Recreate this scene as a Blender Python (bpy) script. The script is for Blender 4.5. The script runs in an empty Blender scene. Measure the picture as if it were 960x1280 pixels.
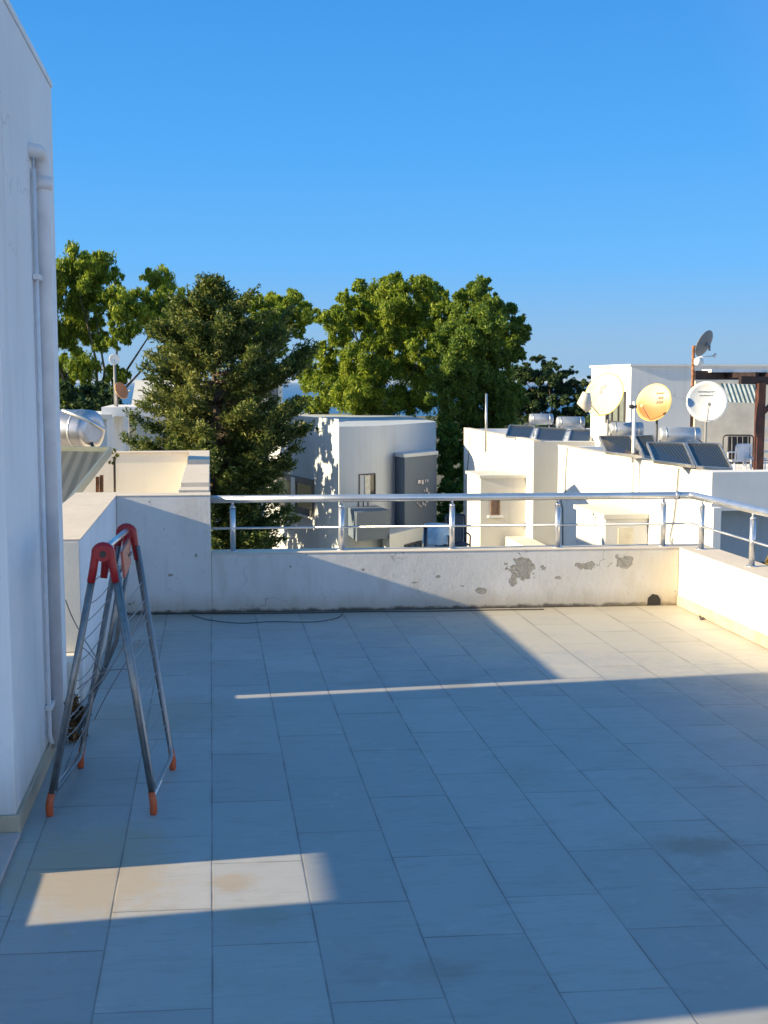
import bpy, bmesh, math, random
import numpy as np
from mathutils import Vector, Matrix
random.seed(7); RNG = np.random.default_rng(11)
S = bpy.context.scene; COL = S.collection
# ------------------------------------------------------------------ survey of the place (metres; camera above origin)
F = 1553.; CX, CY = 480., 640.; HY = 477.; H = 1.65
pitch = math.atan((CY-HY)/F); yaw = math.atan((480-263)/math.hypot(F, CY-HY))
cp, sp, cy, sy = math.cos(pitch), math.sin(pitch), math.cos(yaw), math.sin(yaw)
def ray(px, py):
    a = (px-CX)/F; b = (CY-py)/F
    return (sy*cp+a*cy+b*sy*sp, cy*cp-a*sy+b*cy*sp, -sp+b*cp)
def onz(px, py, z=0.):
    r = ray(px, py); t = (z-H)/r[2]; return Vector((r[0]*t, r[1]*t, z))
def at(px, py, Z):
    r = ray(px, py); t = Z/(r[0]*sy+r[1]*cy); return Vector((r[0]*t, r[1]*t, H+r[2]*t))
def onv(px, py, v):
    r = ray(px, py); t = v/r[1]; return Vector((r[0]*t, v, H+r[2]*t))
def onu(px, py, u):
    r = ray(px, py); t = u/r[0]; return Vector((u, r[1]*t, H+r[2]*t))
# ------------------------------------------------------------------ materials
class NT:
    def __init__(s, name):
        s.m = bpy.data.materials.new(name); s.m.use_nodes = True
        s.t = s.m.node_tree; s.b = s.t.nodes['Principled BSDF']; s.out = s.t.nodes['Material Output']
    def n(s, typ, **kw):
        x = s.t.nodes.new(typ)
        for k, v in kw.items(): setattr(x, k, v)
        return x
    def l(s, a, b): s.t.links.new(a, b)
    def put(s, sock, v):
        if hasattr(v, 'is_linked') or isinstance(v, bpy.types.NodeSocket): s.l(v, sock)
        else: sock.default_value = v
    def math(s, op, a, b=0., c=None, clamp=False):
        x = s.n('ShaderNodeMath', operation=op); x.use_clamp = clamp
        s.put(x.inputs[0], a); s.put(x.inputs[1], b)
        if c is not None: s.put(x.inputs[2], c)
        return x.outputs[0]
    def pos(s):
        return s.n('ShaderNodeNewGeometry').outputs['Position']
    def sep(s, v):
        x = s.n('ShaderNodeSeparateXYZ'); s.l(v, x.inputs[0]); return x.outputs
    def comb(s, a, b, c):
        x = s.n('ShaderNodeCombineXYZ'); s.put(x.inputs[0], a); s.put(x.inputs[1], b); s.put(x.inputs[2], c); return x.outputs[0]
    def noise(s, v, scale, detail=4, rough=.55, w=None):
        x = s.n('ShaderNodeTexNoise'); s.l(v, x.inputs['Vector'])
        x.inputs['Scale'].default_value = scale; x.inputs['Detail'].default_value = detail; x.inputs['Roughness'].default_value = rough
        return x.outputs[0]
    def ss(s, v, a, b):
        x = s.n('ShaderNodeMapRange', interpolation_type='SMOOTHSTEP'); s.put(x.inputs[0], v)
        x.inputs[1].default_value = a; x.inputs[2].default_value = b; return x.outputs[0]
    def mix(s, f, a, b):
        x = s.n('ShaderNodeMix', data_type='RGBA'); s.put(x.inputs['Factor'], f)
        for k, v in ((6, a), (7, b)):
            if isinstance(v, (tuple, list)): x.inputs[k].default_value = (*v[:3], 1)
            else: s.l(v, x.inputs[k])
        return x.outputs[2]
    def base(s, v):
        if isinstance(v, (tuple, list)): s.b.inputs['Base Color'].default_value = (*v[:3], 1)
        else: s.l(v, s.b.inputs['Base Color'])
    def rough(s, v): s.put(s.b.inputs['Roughness'], v)
    def bump(s, h, strength=.3, dist=.01):
        x = s.n('ShaderNodeBump'); x.inputs['Strength'].default_value = strength; x.inputs['Distance'].default_value = dist
        s.l(h, x.inputs['Height']); s.l(x.outputs[0], s.b.inputs['Normal'])
M = {}
def plain(name, c, rough=.5, metal=0., var=.12, scale=6., bump=0.):
    t = NT(name); p = t.pos(); nz = t.noise(p, scale, 5)
    d = tuple(x*(1-var*2) for x in c); e = tuple(min(1, x*(1+var)) for x in c)
    t.base(t.mix(t.ss(nz, .3, .7), d, e)); t.rough(t.math('MULTIPLY_ADD', nz, .2, rough-.1)); t.b.inputs['Metallic'].default_value = metal
    if bump: t.bump(t.noise(p, scale*8, 3), bump, .01)
    M[name] = t.m; return t.m
def stucco(name, c, dirt=(.35, .31, .25), amt=.35, sc=1., fine=60., bump=.25):
    t = NT(name); p = t.pos()
    a = t.noise(p, 1.1*sc, 6, .6); st = t.n('ShaderNodeMapping'); st.inputs['Scale'].default_value = (3*sc, 3*sc, .35*sc); t.l(p, st.inputs[0])
    s_ = t.noise(st.outputs[0], 2.2, 6, .65); g = t.noise(p, fine, 3)
    col = t.mix(t.ss(a, .3, .75), c, tuple(x*.9 for x in c))
    f = t.math('MULTIPLY', t.ss(s_, .5, .8), amt)
    col = t.mix(f, col, dirt)
    if name == 'wall_paint':
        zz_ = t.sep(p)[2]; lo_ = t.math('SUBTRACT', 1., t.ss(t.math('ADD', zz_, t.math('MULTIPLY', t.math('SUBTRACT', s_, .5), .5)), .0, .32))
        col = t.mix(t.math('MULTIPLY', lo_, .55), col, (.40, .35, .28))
        col = t.mix(t.math('MULTIPLY', t.ss(t.noise(p, 5, 6, .7), .56, .7), .22), col, (.58, .58, .58))
    if name in ('wall_paint', 'pale_blue_paint', 'far_white_paint', 'grey_render'):
        vo = t.n('ShaderNodeTexVoronoi', feature='DISTANCE_TO_EDGE'); vo.inputs['Scale'].default_value = .55 if name == 'wall_paint' else .22
        cn_ = t.n('ShaderNodeTexNoise'); cn_.inputs['Scale'].default_value = 2.5; cn_.inputs['Detail'].default_value = 6; t.l(p, cn_.inputs['Vector'])
        w1 = t.n('ShaderNodeVectorMath', operation='SCALE'); t.l(cn_.outputs[1], w1.inputs[0]); w1.inputs['Scale'].default_value = .7
        w2 = t.n('ShaderNodeVectorMath', operation='ADD'); t.l(p, w2.inputs[0]); t.l(w1.outputs[0], w2.inputs[1]); t.l(w2.outputs[0], vo.inputs['Vector'])
        k_ = t.math('MULTIPLY', t.math('SUBTRACT', 1., t.ss(vo.outputs['Distance'], .0005, .0022)), t.ss(a, .48, .56))
        col = t.mix(t.math('MULTIPLY', k_, .35), col, (.25, .23, .2))
    t.base(col); t.rough(.85); t.b.inputs['Specular IOR Level'].default_value = .25
    t.bump(t.math('ADD', t.math('MULTIPLY', g, .5), a), bump, .006)
    M[name] = t.m; return t.m
stucco('wall_paint', (.79, .80, .82), amt=.24, bump=.4)
stucco('white_paint', (.80, .79, .77), amt=.12)
stucco('far_white_paint', (.80, .79, .77), amt=.34, sc=.35, fine=20)
stucco('return_shade_tone', (.47, .48, .475), amt=.2, sc=.35, fine=20)
stucco('grey_render', (.66, .66, .64), amt=.28, sc=.35, fine=20)
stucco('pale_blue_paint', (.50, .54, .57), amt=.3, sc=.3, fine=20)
stucco('slate_paint', (.13, .165, .21), amt=.05, sc=.4, fine=20)
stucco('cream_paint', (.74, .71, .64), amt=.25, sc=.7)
stucco('cap_render', (.68, .60, .50), dirt=(.36, .29, .22), amt=.45, sc=2)
stucco('cream_far', (.64, .62, .56), amt=.35, sc=.4, fine=20)
stucco('roof_screed', (.50, .44, .38), amt=.4, sc=.6)
plain('steel', (.66, .67, .69), .3, .85, .05)
plain('duct', (.74, .72, .73), .55, 0, .06)
plain('aluminium', (.55, .56, .57), .35, .8, .06)
plain('rack_tube', (.22, .23, .235), .38, .75, .1, 30)
plain('rack_wire', (.30, .30, .31), .4, .7, .05)
plain('red_plastic', (.34, .010, .016), .4, 0, .08)
plain('orange_plastic', (.55, .10, .03), .45, 0, .08)
plain('faded_red', (.44, .13, .10), .5, 0, .08)
plain('black_plastic', (.02, .02, .022), .4)
plain('wood_red', (.075, .022, .012), .6, 0, .25, 8)
plain('wood_dark', (.022, .010, .009), .6, 0, .25, 8)
plain('dish_white', (.80, .79, .74), .35, 0, .04)
plain('sun_dapple_tone', (.62, .56, .58), .7)
plain('dish_cream', (.62, .56, .38), .5, 0, .06)
plain('dish_grey', (.20, .21, .22), .5, 0, .06)
plain('letter_grey', (.22, .24, .27), .6)
plain('letter_dark', (.12, .09, .06), .6)
plain('emblem_blue', (.10, .22, .42), .5)
plain('dish_yellow', (.85, .62, .16), .45, 0, .1)
plain('rust', (.30, .13, .06), .8, 0, .3, 10)
plain('bark', (.12, .09, .065), .9, 0, .3, 3, .5)
plain('pale_bark', (.17, .14, .11), .9, 0, .3, 3, .5)
plain('soil', (.10, .075, .05), .95, 0, .3, .4)
plain('skirting_tile', (.50, .41, .29), .5, 0, .12, 4)
plain('threshold_stone', (.50, .42, .40), .5, 0, .1, 3)
plain('blue_metal', (.015, .03, .06), .4)
plain('blue_cloth', (.42, .55, .66), .8, 0, .1, 5)
plain('white_plastic', (.78, .76, .78), .4, 0, .04)
plain('dark_fabric', (.03, .028, .035), .85)
plain('awning_blue', (.05, .13, .20), .8)
plain('awning_white', (.70, .78, .76), .8)
plain('door_cream', (.62, .57, .45), .6, 0, .06)
plain('frame_dark', (.05, .05, .055), .5)
plain('curtain', (.62, .60, .50), .9, 0, .08)
plain('frame_white', (.75, .75, .74), .5, 0, .04)
plain('cable_black', (.03, .03, .03), .6)
plain('window_brown', (.24, .15, .10), .6)
plain('stone_beige', (.64, .57, .46), .85, 0, .08, 2, .3)
plain('green_frame', (.20, .23, .21), .45, .3, .08, 4)
plain('dead_leaf', (.22, .12, .05), .9, 0, .4, 12)
def glass(name, c):
    t = NT(name); t.base(c); t.rough(.06); t.b.inputs['Specular IOR Level'].default_value = .8; M[name] = t.m
glass('window_glass', (.012, .02, .02)); glass('window_glass_blue', (.04, .08, .14))
def collector(name, c0, c1, axis, period):
    t = NT(name); p = t.sep(t.n('ShaderNodeTexCoord').outputs['Generated'])
    w = t.math('FRACT', t.math('MULTIPLY', p[axis], period)); k = t.math('MULTIPLY', t.ss(w, .15, .35), t.math('SUBTRACT', 1., t.ss(w, .65, .85)))
    t.base(t.mix(k, c0, c1)); t.rough(.55 if 'ribbed' in name else .25); t.b.inputs['Specular IOR Level'].default_value = .2 if 'ribbed' in name else .5; M[name] = t.m
collector('collector_dark', (.025, .03, .036), (.055, .062, .07), 0, 14)
collector('collector_ribbed', (.06, .066, .064), (.10, .108, .102), 0, 9)
# tank: dull stainless
plain('tank_steel', (.50, .52, .55), .42, .7, .08, 4)
plain('tank_mirror', (.50, .50, .53), .34, .85, .06, 4)
# orange faded dish
t = NT('dish_orange'); p = t.sep(t.pos()); nz = t.noise(t.pos(), 2.2, 4)
f = t.ss(t.math('ADD', p[2], t.math('MULTIPLY', nz, .35)), 1.12, 1.55); t.base(t.mix(f, (.58, .17, .04), (.72, .60, .30))); t.rough(.5); M['dish_orange'] = t.m
# far sunlit wall with hairline dirt
# --- terrace tiles
t = NT('terrace_tiles'); P = t.pos(); x, y, z = t.sep(P)[:3]
U = t.math('DIVIDE', t.math('ADD', x, .0185), .3107); ci = t.math('FLOOR', U)
par = t.math('ABSOLUTE', t.math('MODULO', ci, 2.))
V = t.math('DIVIDE', t.math('ADD', t.math('ADD', y, t.math('MULTIPLY', x, .047)), t.math('ADD', t.math('MULTIPLY', par, .2), -3.538+.0)), .633)
# col 0 (even) joints at 3.516+k*.633 ; odd columns at 3.798 ; (even = 3.533)
V = t.math('DIVIDE', t.math('SUBTRACT', t.math('ADD', y, t.math('MULTIPLY', x, .047)), t.math('ADD', 3.533, t.math('MULTIPLY', par, .265))), .633)
ri = t.math('FLOOR', V); fu = t.math('FRACT', U); fv = t.math('FRACT', V)
du = t.math('MULTIPLY', t.math('MINIMUM', fu, t.math('SUBTRACT', 1., fu)), .3107)
dv = t.math('MULTIPLY', t.math('MINIMUM', fv, t.math('SUBTRACT', 1., fv)), .633)
wob = t.math('MULTIPLY', t.math('SUBTRACT', t.noise(P, 9, 3), .5), .0022)
d = t.math('ADD', t.math('MINIMUM', du, dv), wob)
# joints partly filled with dirt, partly washed out
jn = t.noise(P, 3.2, 4)
grout = t.math('SUBTRACT', 1., t.ss(d, .0016, .0040))
halo = t.math('MULTIPLY', t.math('SUBTRACT', 1., t.ss(d, .003, .022)), t.math('MULTIPLY', t.ss(jn, .42, .7), .25))
wn = t.n('ShaderNodeTexWhiteNoise'); t.l(t.comb(ci, ri, 3.), wn.inputs[0]); rnd = wn.outputs[0]
# fine linen-like streaks in each tile
mp = t.n('ShaderNodeMapping'); mp.inputs['Scale'].default_value = (9, 60, 1); t.l(P, mp.inputs[0]); streak = t.noise(mp.outputs[0], 1., 5, .6)
off = t.n('ShaderNodeVectorMath', operation='ADD'); t.l(P, off.inputs[0]); t.l(t.comb(t.math('MULTIPLY', rnd, 40.), t.math('MULTIPLY', rnd, 17.), 0.), off.inputs[1])
cloud = t.noise(off.outputs[0], 4.5, 6, .6)
c = t.mix(rnd, (.335, .34, .345), (.41, .412, .41))
c = t.mix(t.math('MULTIPLY', t.ss(cloud, .35, .8), .45), c, (.34, .33, .325))
c = t.mix(t.math('MULTIPLY', t.ss(streak, .45, .75), .28), c, (.29, .285, .28))
big = t.noise(P, .85, 5, .6); big2 = t.noise(P, 2.6, 6, .68)
st = t.math('MULTIPLY', t.ss(big, .50, .68), t.ss(big2, .42, .66))
c = t.mix(t.math('MULTIPLY', st, .5), c, (.25, .215, .16))
mp3 = t.n('ShaderNodeMapping'); mp3.inputs['Scale'].default_value = (2.2, 9, 1); mp3.inputs['Rotation'].default_value = (0, 0, .25); t.l(P, mp3.inputs[0]); sc3 = t.noise(mp3.outputs[0], 2., 7, .75)
c = t.mix(t.math('MULTIPLY', t.ss(sc3, .50, .70), .38), c, (.24, .22, .19))
c = t.mix(t.math('MULTIPLY', t.ss(t.noise(P, 7.5, 6, .75), .54, .72), .40), c, (.50, .485, .45))
# sandy stain near the far right corner and along the house foot
fineN = t.noise(P, 16, 7, .75)
def blob(cx, cy_, rx, ry, n, k=.55):
    a = t.math('DIVIDE', t.math('SUBTRACT', x, cx), rx); b = t.math('DIVIDE', t.math('SUBTRACT', y, cy_), ry)
    r = t.math('SQRT', t.math('ADD', t.math('MULTIPLY', a, a), t.math('MULTIPLY', b, b)))
    return t.math('SUBTRACT', 1., t.ss(t.math('ADD', r, t.math('ADD', t.math('MULTIPLY', t.math('SUBTRACT', n, .5), 1.8), t.math('MULTIPLY', t.math('SUBTRACT', fineN, .5), 1.6))), .35, 1.15))
c = t.mix(t.math('MULTIPLY', blob(2.9, 8.0, 1.9, 1.9, big2), .50), c, (.54, .48, .36))
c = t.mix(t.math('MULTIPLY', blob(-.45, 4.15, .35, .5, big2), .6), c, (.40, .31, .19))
c = t.mix(t.math('MULTIPLY', blob(.05, 4.0, .09, .1, big2), .6), c, (.36, .28, .18))
c = t.mix(t.math('MULTIPLY', blob(.12, 3.72, .17, .12, big2), .35), c, (.28, .27, .16))
c = t.mix(t.math('MULTIPLY', blob(1.7, 4.1, .22, .1, big2), .6), c, (.24, .20, .15))
c = t.mix(t.math('MULTIPLY', blob(.63, 3.3, .14, .1, big2), .4), c, (.26, .22, .17))
c = t.mix(t.math('MULTIPLY', blob(-.25, 6.1, .5, .4, big2), .45), c, (.30, .26, .2))
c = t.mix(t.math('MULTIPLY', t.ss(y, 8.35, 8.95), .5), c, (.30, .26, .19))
grime = t.ss(t.noise(P, 38, 3, .7), .62, .72); c = t.mix(t.math('MULTIPLY', grime, t.math('MULTIPLY', t.ss(big2, .4, .7), .3)), c, (.2, .17, .13))
c = t.mix(halo, c, (.24, .21, .17))
c = t.mix(t.math('MULTIPLY', grout, t.math('ADD', .35, t.math('MULTIPLY', t.ss(jn, .35, .65), .5))), c, (.13, .125, .12))
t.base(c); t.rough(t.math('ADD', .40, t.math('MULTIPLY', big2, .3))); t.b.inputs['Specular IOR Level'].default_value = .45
hgt = t.math('SUBTRACT', t.math('ADD', t.math('MULTIPLY', streak, .06), t.math('MULTIPLY', cloud, .1)), grout)
t.bump(hgt, .35, .003); M['terrace_tiles'] = t.m
# --- weathered parapet with flaked patches (real damage on the photographed wall)
def parapet_mat(name, spots):
    t = NT(name); P = t.pos(); x, y, z = t.sep(P)[:3]
    a = t.noise(P, 1.6, 6, .6); mp = t.n('ShaderNodeMapping'); mp.inputs['Scale'].default_value = (5, 5, .6); t.l(P, mp.inputs[0]); s_ = t.noise(mp.outputs[0], 1.6, 6, .65)
    c = t.mix(t.ss(a, .3, .7), (.66, .65, .64), (.58, .57, .55))
    c = t.mix(t.math('MULTIPLY', t.ss(s_, .48, .75), .4), c, (.44, .40, .34))
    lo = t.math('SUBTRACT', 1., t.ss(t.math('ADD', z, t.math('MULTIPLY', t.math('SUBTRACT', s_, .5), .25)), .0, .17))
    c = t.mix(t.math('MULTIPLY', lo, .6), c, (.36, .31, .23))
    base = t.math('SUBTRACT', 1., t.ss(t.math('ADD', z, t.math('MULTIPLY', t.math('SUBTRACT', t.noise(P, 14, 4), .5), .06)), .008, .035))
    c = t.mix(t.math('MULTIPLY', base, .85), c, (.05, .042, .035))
    yel = t.math('MULTIPLY', t.ss(x, 2.6, 3.4), t.ss(a, .3, .6)); c = t.mix(t.math('MULTIPLY', yel, .45), c, (.60, .50, .30))
    n1 = t.noise(P, 11, 5, .65); tot = None
    for (cx, cz, rx, rz) in spots:
        p = t.math('DIVIDE', t.math('SUBTRACT', x, cx), rx); q = t.math('DIVIDE', t.math('SUBTRACT', z, cz), rz)
        r = t.math('SQRT', t.math('ADD', t.math('MULTIPLY', p, p), t.math('MULTIPLY', q, q)))
        m = t.math('SUBTRACT', 1., t.ss(t.math('ADD', r, t.math('MULTIPLY', t.math('SUBTRACT', n1, .5), 3.2)), .70, .84))
        tot = m if tot is None else t.math('MAXIMUM', tot, m)
    c = t.mix(tot, c, t.mix(t.ss(t.noise(P, 45, 4, .7), .4, .6), (.29, .275, .245), (.38, .36, .32)))
    c = t.mix(t.math('MULTIPLY', t.math('MULTIPLY', tot, t.math('SUBTRACT', 1., tot)), 2.0), c, (.2, .18, .16))
    c = t.mix(t.math('MULTIPLY', t.ss(t.noise(P, 26, 5, .7), .60, .68), .35), c, (.42, .38, .32))
    nz = t.noise(P, 22, 3, .5); sp_ = t.math('MULTIPLY', t.ss(nz, .70, .73), t.ss(t.noise(P, 2.3, 3), .52, .6))
    c = t.mix(t.math('MULTIPLY', sp_, .8), c, (.13, .12, .10))
    vo = t.n('ShaderNodeTexVoronoi', feature='DISTANCE_TO_EDGE'); vo.inputs['Scale'].default_value = 1.7
    w = t.n('ShaderNodeVectorMath', operation='ADD'); t.l(P, w.inputs[0])
    cc = t.n('ShaderNodeTexNoise'); cc.inputs['Scale'].default_value = 5; t.l(P, cc.inputs['Vector'])
    sc = t.n('ShaderNodeVectorMath', operation='SCALE'); t.l(cc.outputs[1], sc.inputs[0]); sc.inputs['Scale'].default_value = .35; t.l(sc.outputs[0], w.inputs[1]); t.l(w.outputs[0], vo.inputs['Vector'])
    cr = t.math('MULTIPLY', t.math('SUBTRACT', 1., t.ss(vo.outputs['Distance'], .001, .005)), t.ss(a, .5, .6))
    c = t.mix(t.math('MULTIPLY', cr, .6), c, (.18, .16, .14))
    t.base(c); t.rough(.9); t.b.inputs['Specular IOR Level'].default_value = .2
    h = t.math('SUBTRACT', t.math('ADD', t.math('MULTIPLY', n1, .25), t.math('MULTIPLY', t.noise(P, 70, 2), .12)), t.math('MULTIPLY', tot, 1.4))
    t.bump(h, .8, .01); M[name] = t.m
parapet_mat('corner_parapet', [(-.3, .28, .02, .012), (-.12, .42, .012, .02)])
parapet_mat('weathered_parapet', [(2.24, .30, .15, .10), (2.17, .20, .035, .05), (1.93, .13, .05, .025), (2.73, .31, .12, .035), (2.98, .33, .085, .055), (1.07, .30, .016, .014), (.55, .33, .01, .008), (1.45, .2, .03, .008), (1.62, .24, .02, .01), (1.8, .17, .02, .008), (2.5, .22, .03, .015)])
# --- ground, sea
t = NT('garden_ground'); P = t.pos(); a = t.noise(P, .25, 6); b = t.noise(P, 3, 5)
t.base(t.mix(t.ss(a, .4, .6), t.mix(b, (.05, .07, .025), (.09, .11, .04)), t.mix(b, (.16, .13, .09), (.10, .08, .06)))); t.rough(.95); M['garden_ground'] = t.m
t = NT('sea_water'); P = t.pos(); mp = t.n('ShaderNodeMapping'); mp.inputs['Scale'].default_value = (.0012, .005, 1); t.l(P, mp.inputs[0]); a = t.noise(mp.outputs[0], 1, 6, .6)
t.base(t.mix(a, (.02, .09, .20), (.04, .14, .28))); t.rough(.35); t.b.inputs['IOR'].default_value = 1.33
t.bump(t.noise(P, .15, 4), .5, 1.); M['sea_water'] = t.m
# --- leaves
def leaf_mat(name, dark, mid, lite, trans=.35):
    t = NT(name); g = t.n('ShaderNodeNewGeometry'); r = g.outputs['Random Per Island']
    c = t.mix(t.ss(r, .15, .55), dark, mid); c = t.mix(t.ss(r, .6, 1.), c, lite)
    nz = t.noise(t.pos(), .55, 3); c = t.mix(t.math('MULTIPLY', t.ss(nz, .52, .68), .45), c, lite)
    t.base(c); t.rough(.5); t.b.inputs['Specular IOR Level'].default_value = .3
    tr = t.n('ShaderNodeBsdfTranslucent'); t.l(c, tr.inputs[0]); mx = t.n('ShaderNodeMixShader'); mx.inputs[0].default_value = trans
    t.l(t.b.outputs[0], mx.inputs[1]); t.l(tr.outputs[0], mx.inputs[2]); t.l(mx.outputs[0], t.out.inputs[0]); M[name] = t.m
leaf_mat('eucalyptus_leaf', (.08, .15, .016), (.19, .27, .028), (.40, .46, .045), .5)
leaf_mat('eucalyptus_leaf_deep', (.055, .12, .02), (.13, .21, .03), (.28, .36, .05), .5)
leaf_mat('cypress_leaf', (.035, .065, .016), (.10, .145, .032), (.28, .29, .075), .42)
leaf_mat('pine_needle', (.016, .045, .02), (.04, .085, .03), (.10, .14, .04), .3)
leaf_mat('bush_leaf', (.03, .05, .014), (.07, .10, .022), (.15, .17, .04), .3)
leaf_mat('dry_plant_leaf', (.12, .08, .03), (.28, .20, .06), (.40, .32, .10), .3)
# ------------------------------------------------------------------ objects
def tag(o, label=None, cat=None, group=None, kind=None):
    if label: o['label'] = label
    if cat: o['category'] = cat
    if group: o['group'] = group
    if kind: o['kind'] = kind
    return o
def thing(name, loc, label, cat, group=None):
    o = bpy.data.objects.new(name, None); o.empty_display_size = .2; COL.objects.link(o); o.location = loc
    bpy.context.view_layer.update() if False else None
    return tag(o, label, cat, group)
def wloc(o):
    v = Vector((0, 0, 0))
    while o is not None: v += o.location; o = o.parent
    return v
class MB:
    def __init__(s): s.b = bmesh.new()
    def face(s, pts):
        try: return s.b.faces.new([s.b.verts.new(p) for p in pts])
        except ValueError: return None
    def hexa(s, q):      # 8 corners: bottom ring 0-3, top ring 4-7
        v = [s.b.verts.new(p) for p in q]
        for f in ((3, 2, 1, 0), (4, 5, 6, 7), (0, 1, 5, 4), (1, 2, 6, 5), (2, 3, 7, 6), (3, 0, 4, 7)): s.b.faces.new([v[i] for i in f])
        return s
    def box(s, x0, x1, y0, y1, z0, z1, bev=0.):
        if x0 > x1: x0, x1 = x1, x0
        if y0 > y1: y0, y1 = y1, y0
        if z0 > z1: z0, z1 = z1, z0
        v = [s.b.verts.new(p) for p in ((x0, y0, z0), (x1, y0, z0), (x1, y1, z0), (x0, y1, z0), (x0, y0, z1), (x1, y0, z1), (x1, y1, z1), (x0, y1, z1))]
        fs = [s.b.faces.new([v[i] for i in f]) for f in ((3, 2, 1, 0), (4, 5, 6, 7), (0, 1, 5, 4), (1, 2, 6, 5), (2, 3, 7, 6), (3, 0, 4, 7))]
        if bev:
            es = list({e for f in fs for e in f.edges}); bmesh.ops.bevel(s.b, geom=es, offset=bev, segments=2, profile=.5, affect='EDGES')
        return s
    def prism(s, poly, z0, z1):
        a = [s.b.verts.new((p[0], p[1], z0)) for p in poly]; c = [s.b.verts.new((p[0], p[1], z1)) for p in poly]; n = len(poly)
        s.b.faces.new(a[::-1]); s.b.faces.new(c)
        for i in range(n): s.b.faces.new([a[i], a[(i+1) % n], c[(i+1) % n], c[i]])
        return s
    def slab(s, p, th):  # four corners of the upper face, thickness along the normal
        p = [Vector(q) for q in p]; n = (p[1]-p[0]).cross(p[3]-p[0]).normalized()
        if n.z < 0: n = -n
        return s.hexa([q-n*th for q in p]+p)
    def beam(s, a, b, w, h, up=(0, 0, 1)):
        a, b = Vector(a), Vector(b); d = (b-a).normalized(); r = d.cross(Vector(up)); 
        if r.length < 1e-4: r = d.cross(Vector((1, 0, 0)))
        r.normalize(); u = r.cross(d); r *= w/2; u *= h/2
        return s.hexa([a-r-u, a+r-u, b+r-u, b-r-u, a-r+u, a+r+u, b+r+u, b-r+u])
    def tube(s, pts, rad, n=10, cap=True):
        pts = [Vector(p) for p in pts]; rs = rad if isinstance(rad, (list, tuple)) else [rad]*len(pts)
        rings = []; prev = None
        for i, p in enumerate(pts):
            d = (pts[min(i+1, len(pts)-1)]-pts[max(i-1, 0)]).normalized()
            if prev is None:
                a = d.cross(Vector((0, 0, 1)));
                if a.length < .05: a = d.cross(Vector((1, 0, 0)))
            else: a = prev-d*prev.dot(d)
            a.normalize(); prev = a; b = d.cross(a)
            rings.append([s.b.verts.new(p+(a*math.cos(t)+b*math.sin(t))*rs[i]) for t in [2*math.pi*k/n for k in range(n)]])
        for i in range(len(rings)-1):
            for k in range(n):
                f = s.b.faces.new([rings[i][k], rings[i][(k+1) % n], rings[i+1][(k+1) % n], rings[i+1][k]]); f.smooth = True
        if cap: s.b.faces.new(rings[0][::-1]); s.b.faces.new(rings[-1])
        return s
    def build(s, name, mat, parent=None, bevel=0.):
        bmesh.ops.recalc_face_normals(s.b, faces=s.b.faces)
        if parent is not None: bmesh.ops.translate(s.b, verts=s.b.verts, vec=-wloc(parent))
        me = bpy.data.meshes.new(name); s.b.to_mesh(me); s.b.free()
        o = bpy.data.objects.new(name, me); COL.objects.link(o); me.materials.append(M[mat] if isinstance(mat, str) else mat)
        if parent is not None: o.parent = parent
        if bevel:
            m = o.modifiers.new('bevel', 'BEVEL'); m.width = bevel; m.segments = 2; m.limit_method = 'ANGLE'
        return o
def arc(p0, p1, p2, n=6):
    p0, p1, p2 = map(Vector, (p0, p1, p2)); return [p0*(1-t)**2+p1*2*t*(1-t)+p2*t*t for t in [i/n for i in range(n+1)]]
# ------------------------------------------------------------------ sun
ELT = .3286; sd = Vector((1, .06, -ELT*1.0008)).normalized()
# ================================================================== SETTING
o = MB().box(-3000, 4000, -60, 140, -7.4, -7.0).build('ground', 'garden_ground'); tag(o, kind='structure')
mb = MB(); mb.hexa([(-3000, 140, -7.4), (4000, 140, -7.4), (4000, 1500, -41), (-3000, 1500, -41), (-3000, 140, -7), (4000, 140, -7), (4000, 1500, -40.2), (-3000, 1500, -40.2)])
o = mb.build('terrain', 'garden_ground'); tag(o, kind='structure')
o = MB().box(-40000, 40000, 1300, 60000, -41.5, -40.6).build('sea', 'sea_water'); tag(o, kind='structure')
# terrace
UW = -.725; VF = 6.205; VN = 4.53; VPN = 6.442
BL = Vector((-.672, 8.888)); BR = Vector((3.41, 8.709))
o = MB().box(-5.0, 3.62, -3.5, 9.3, -.18, 0).build('terrace_floor', 'terrace_tiles'); tag(o, kind='structure')
rt = thing('apartment_block', (0, 3, -7), 'storeys of the white block carrying the tiled roof terrace', 'building')
MB().box(-4.98, 3.60, -3.48, 9.0, -7, -.181).build('wall', 'white_paint', rt)
# ---- house volume at the left
hs = thing('rendered_house', (UW-1.5, VN, 0), 'tall pale rendered house wall at the left of the terrace', 'house')
MB().box(-3.3, UW, VN, VF, 0, 3.03).build('wall', 'wall_paint', hs, bevel=.006)
MB().box(-3.32, UW+.004, VN-.012, VF+.01, 3.031, 3.06).build('coping', 'wall_paint', hs)
MB().box(UW, UW+.014, VN+.0, VF-.02, .001, .082, .002).build('skirting', 'skirting_tile', hs)
MB().box(-2.2, UW+.014, VN-.016, VN-.001, .001, .082, .002).build('skirting', 'skirting_tile', hs)
MB().box(-1.25, -.708, 3.3, VN-.018, .001, .022, .004).build('threshold', 'threshold_stone', hs)
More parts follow.
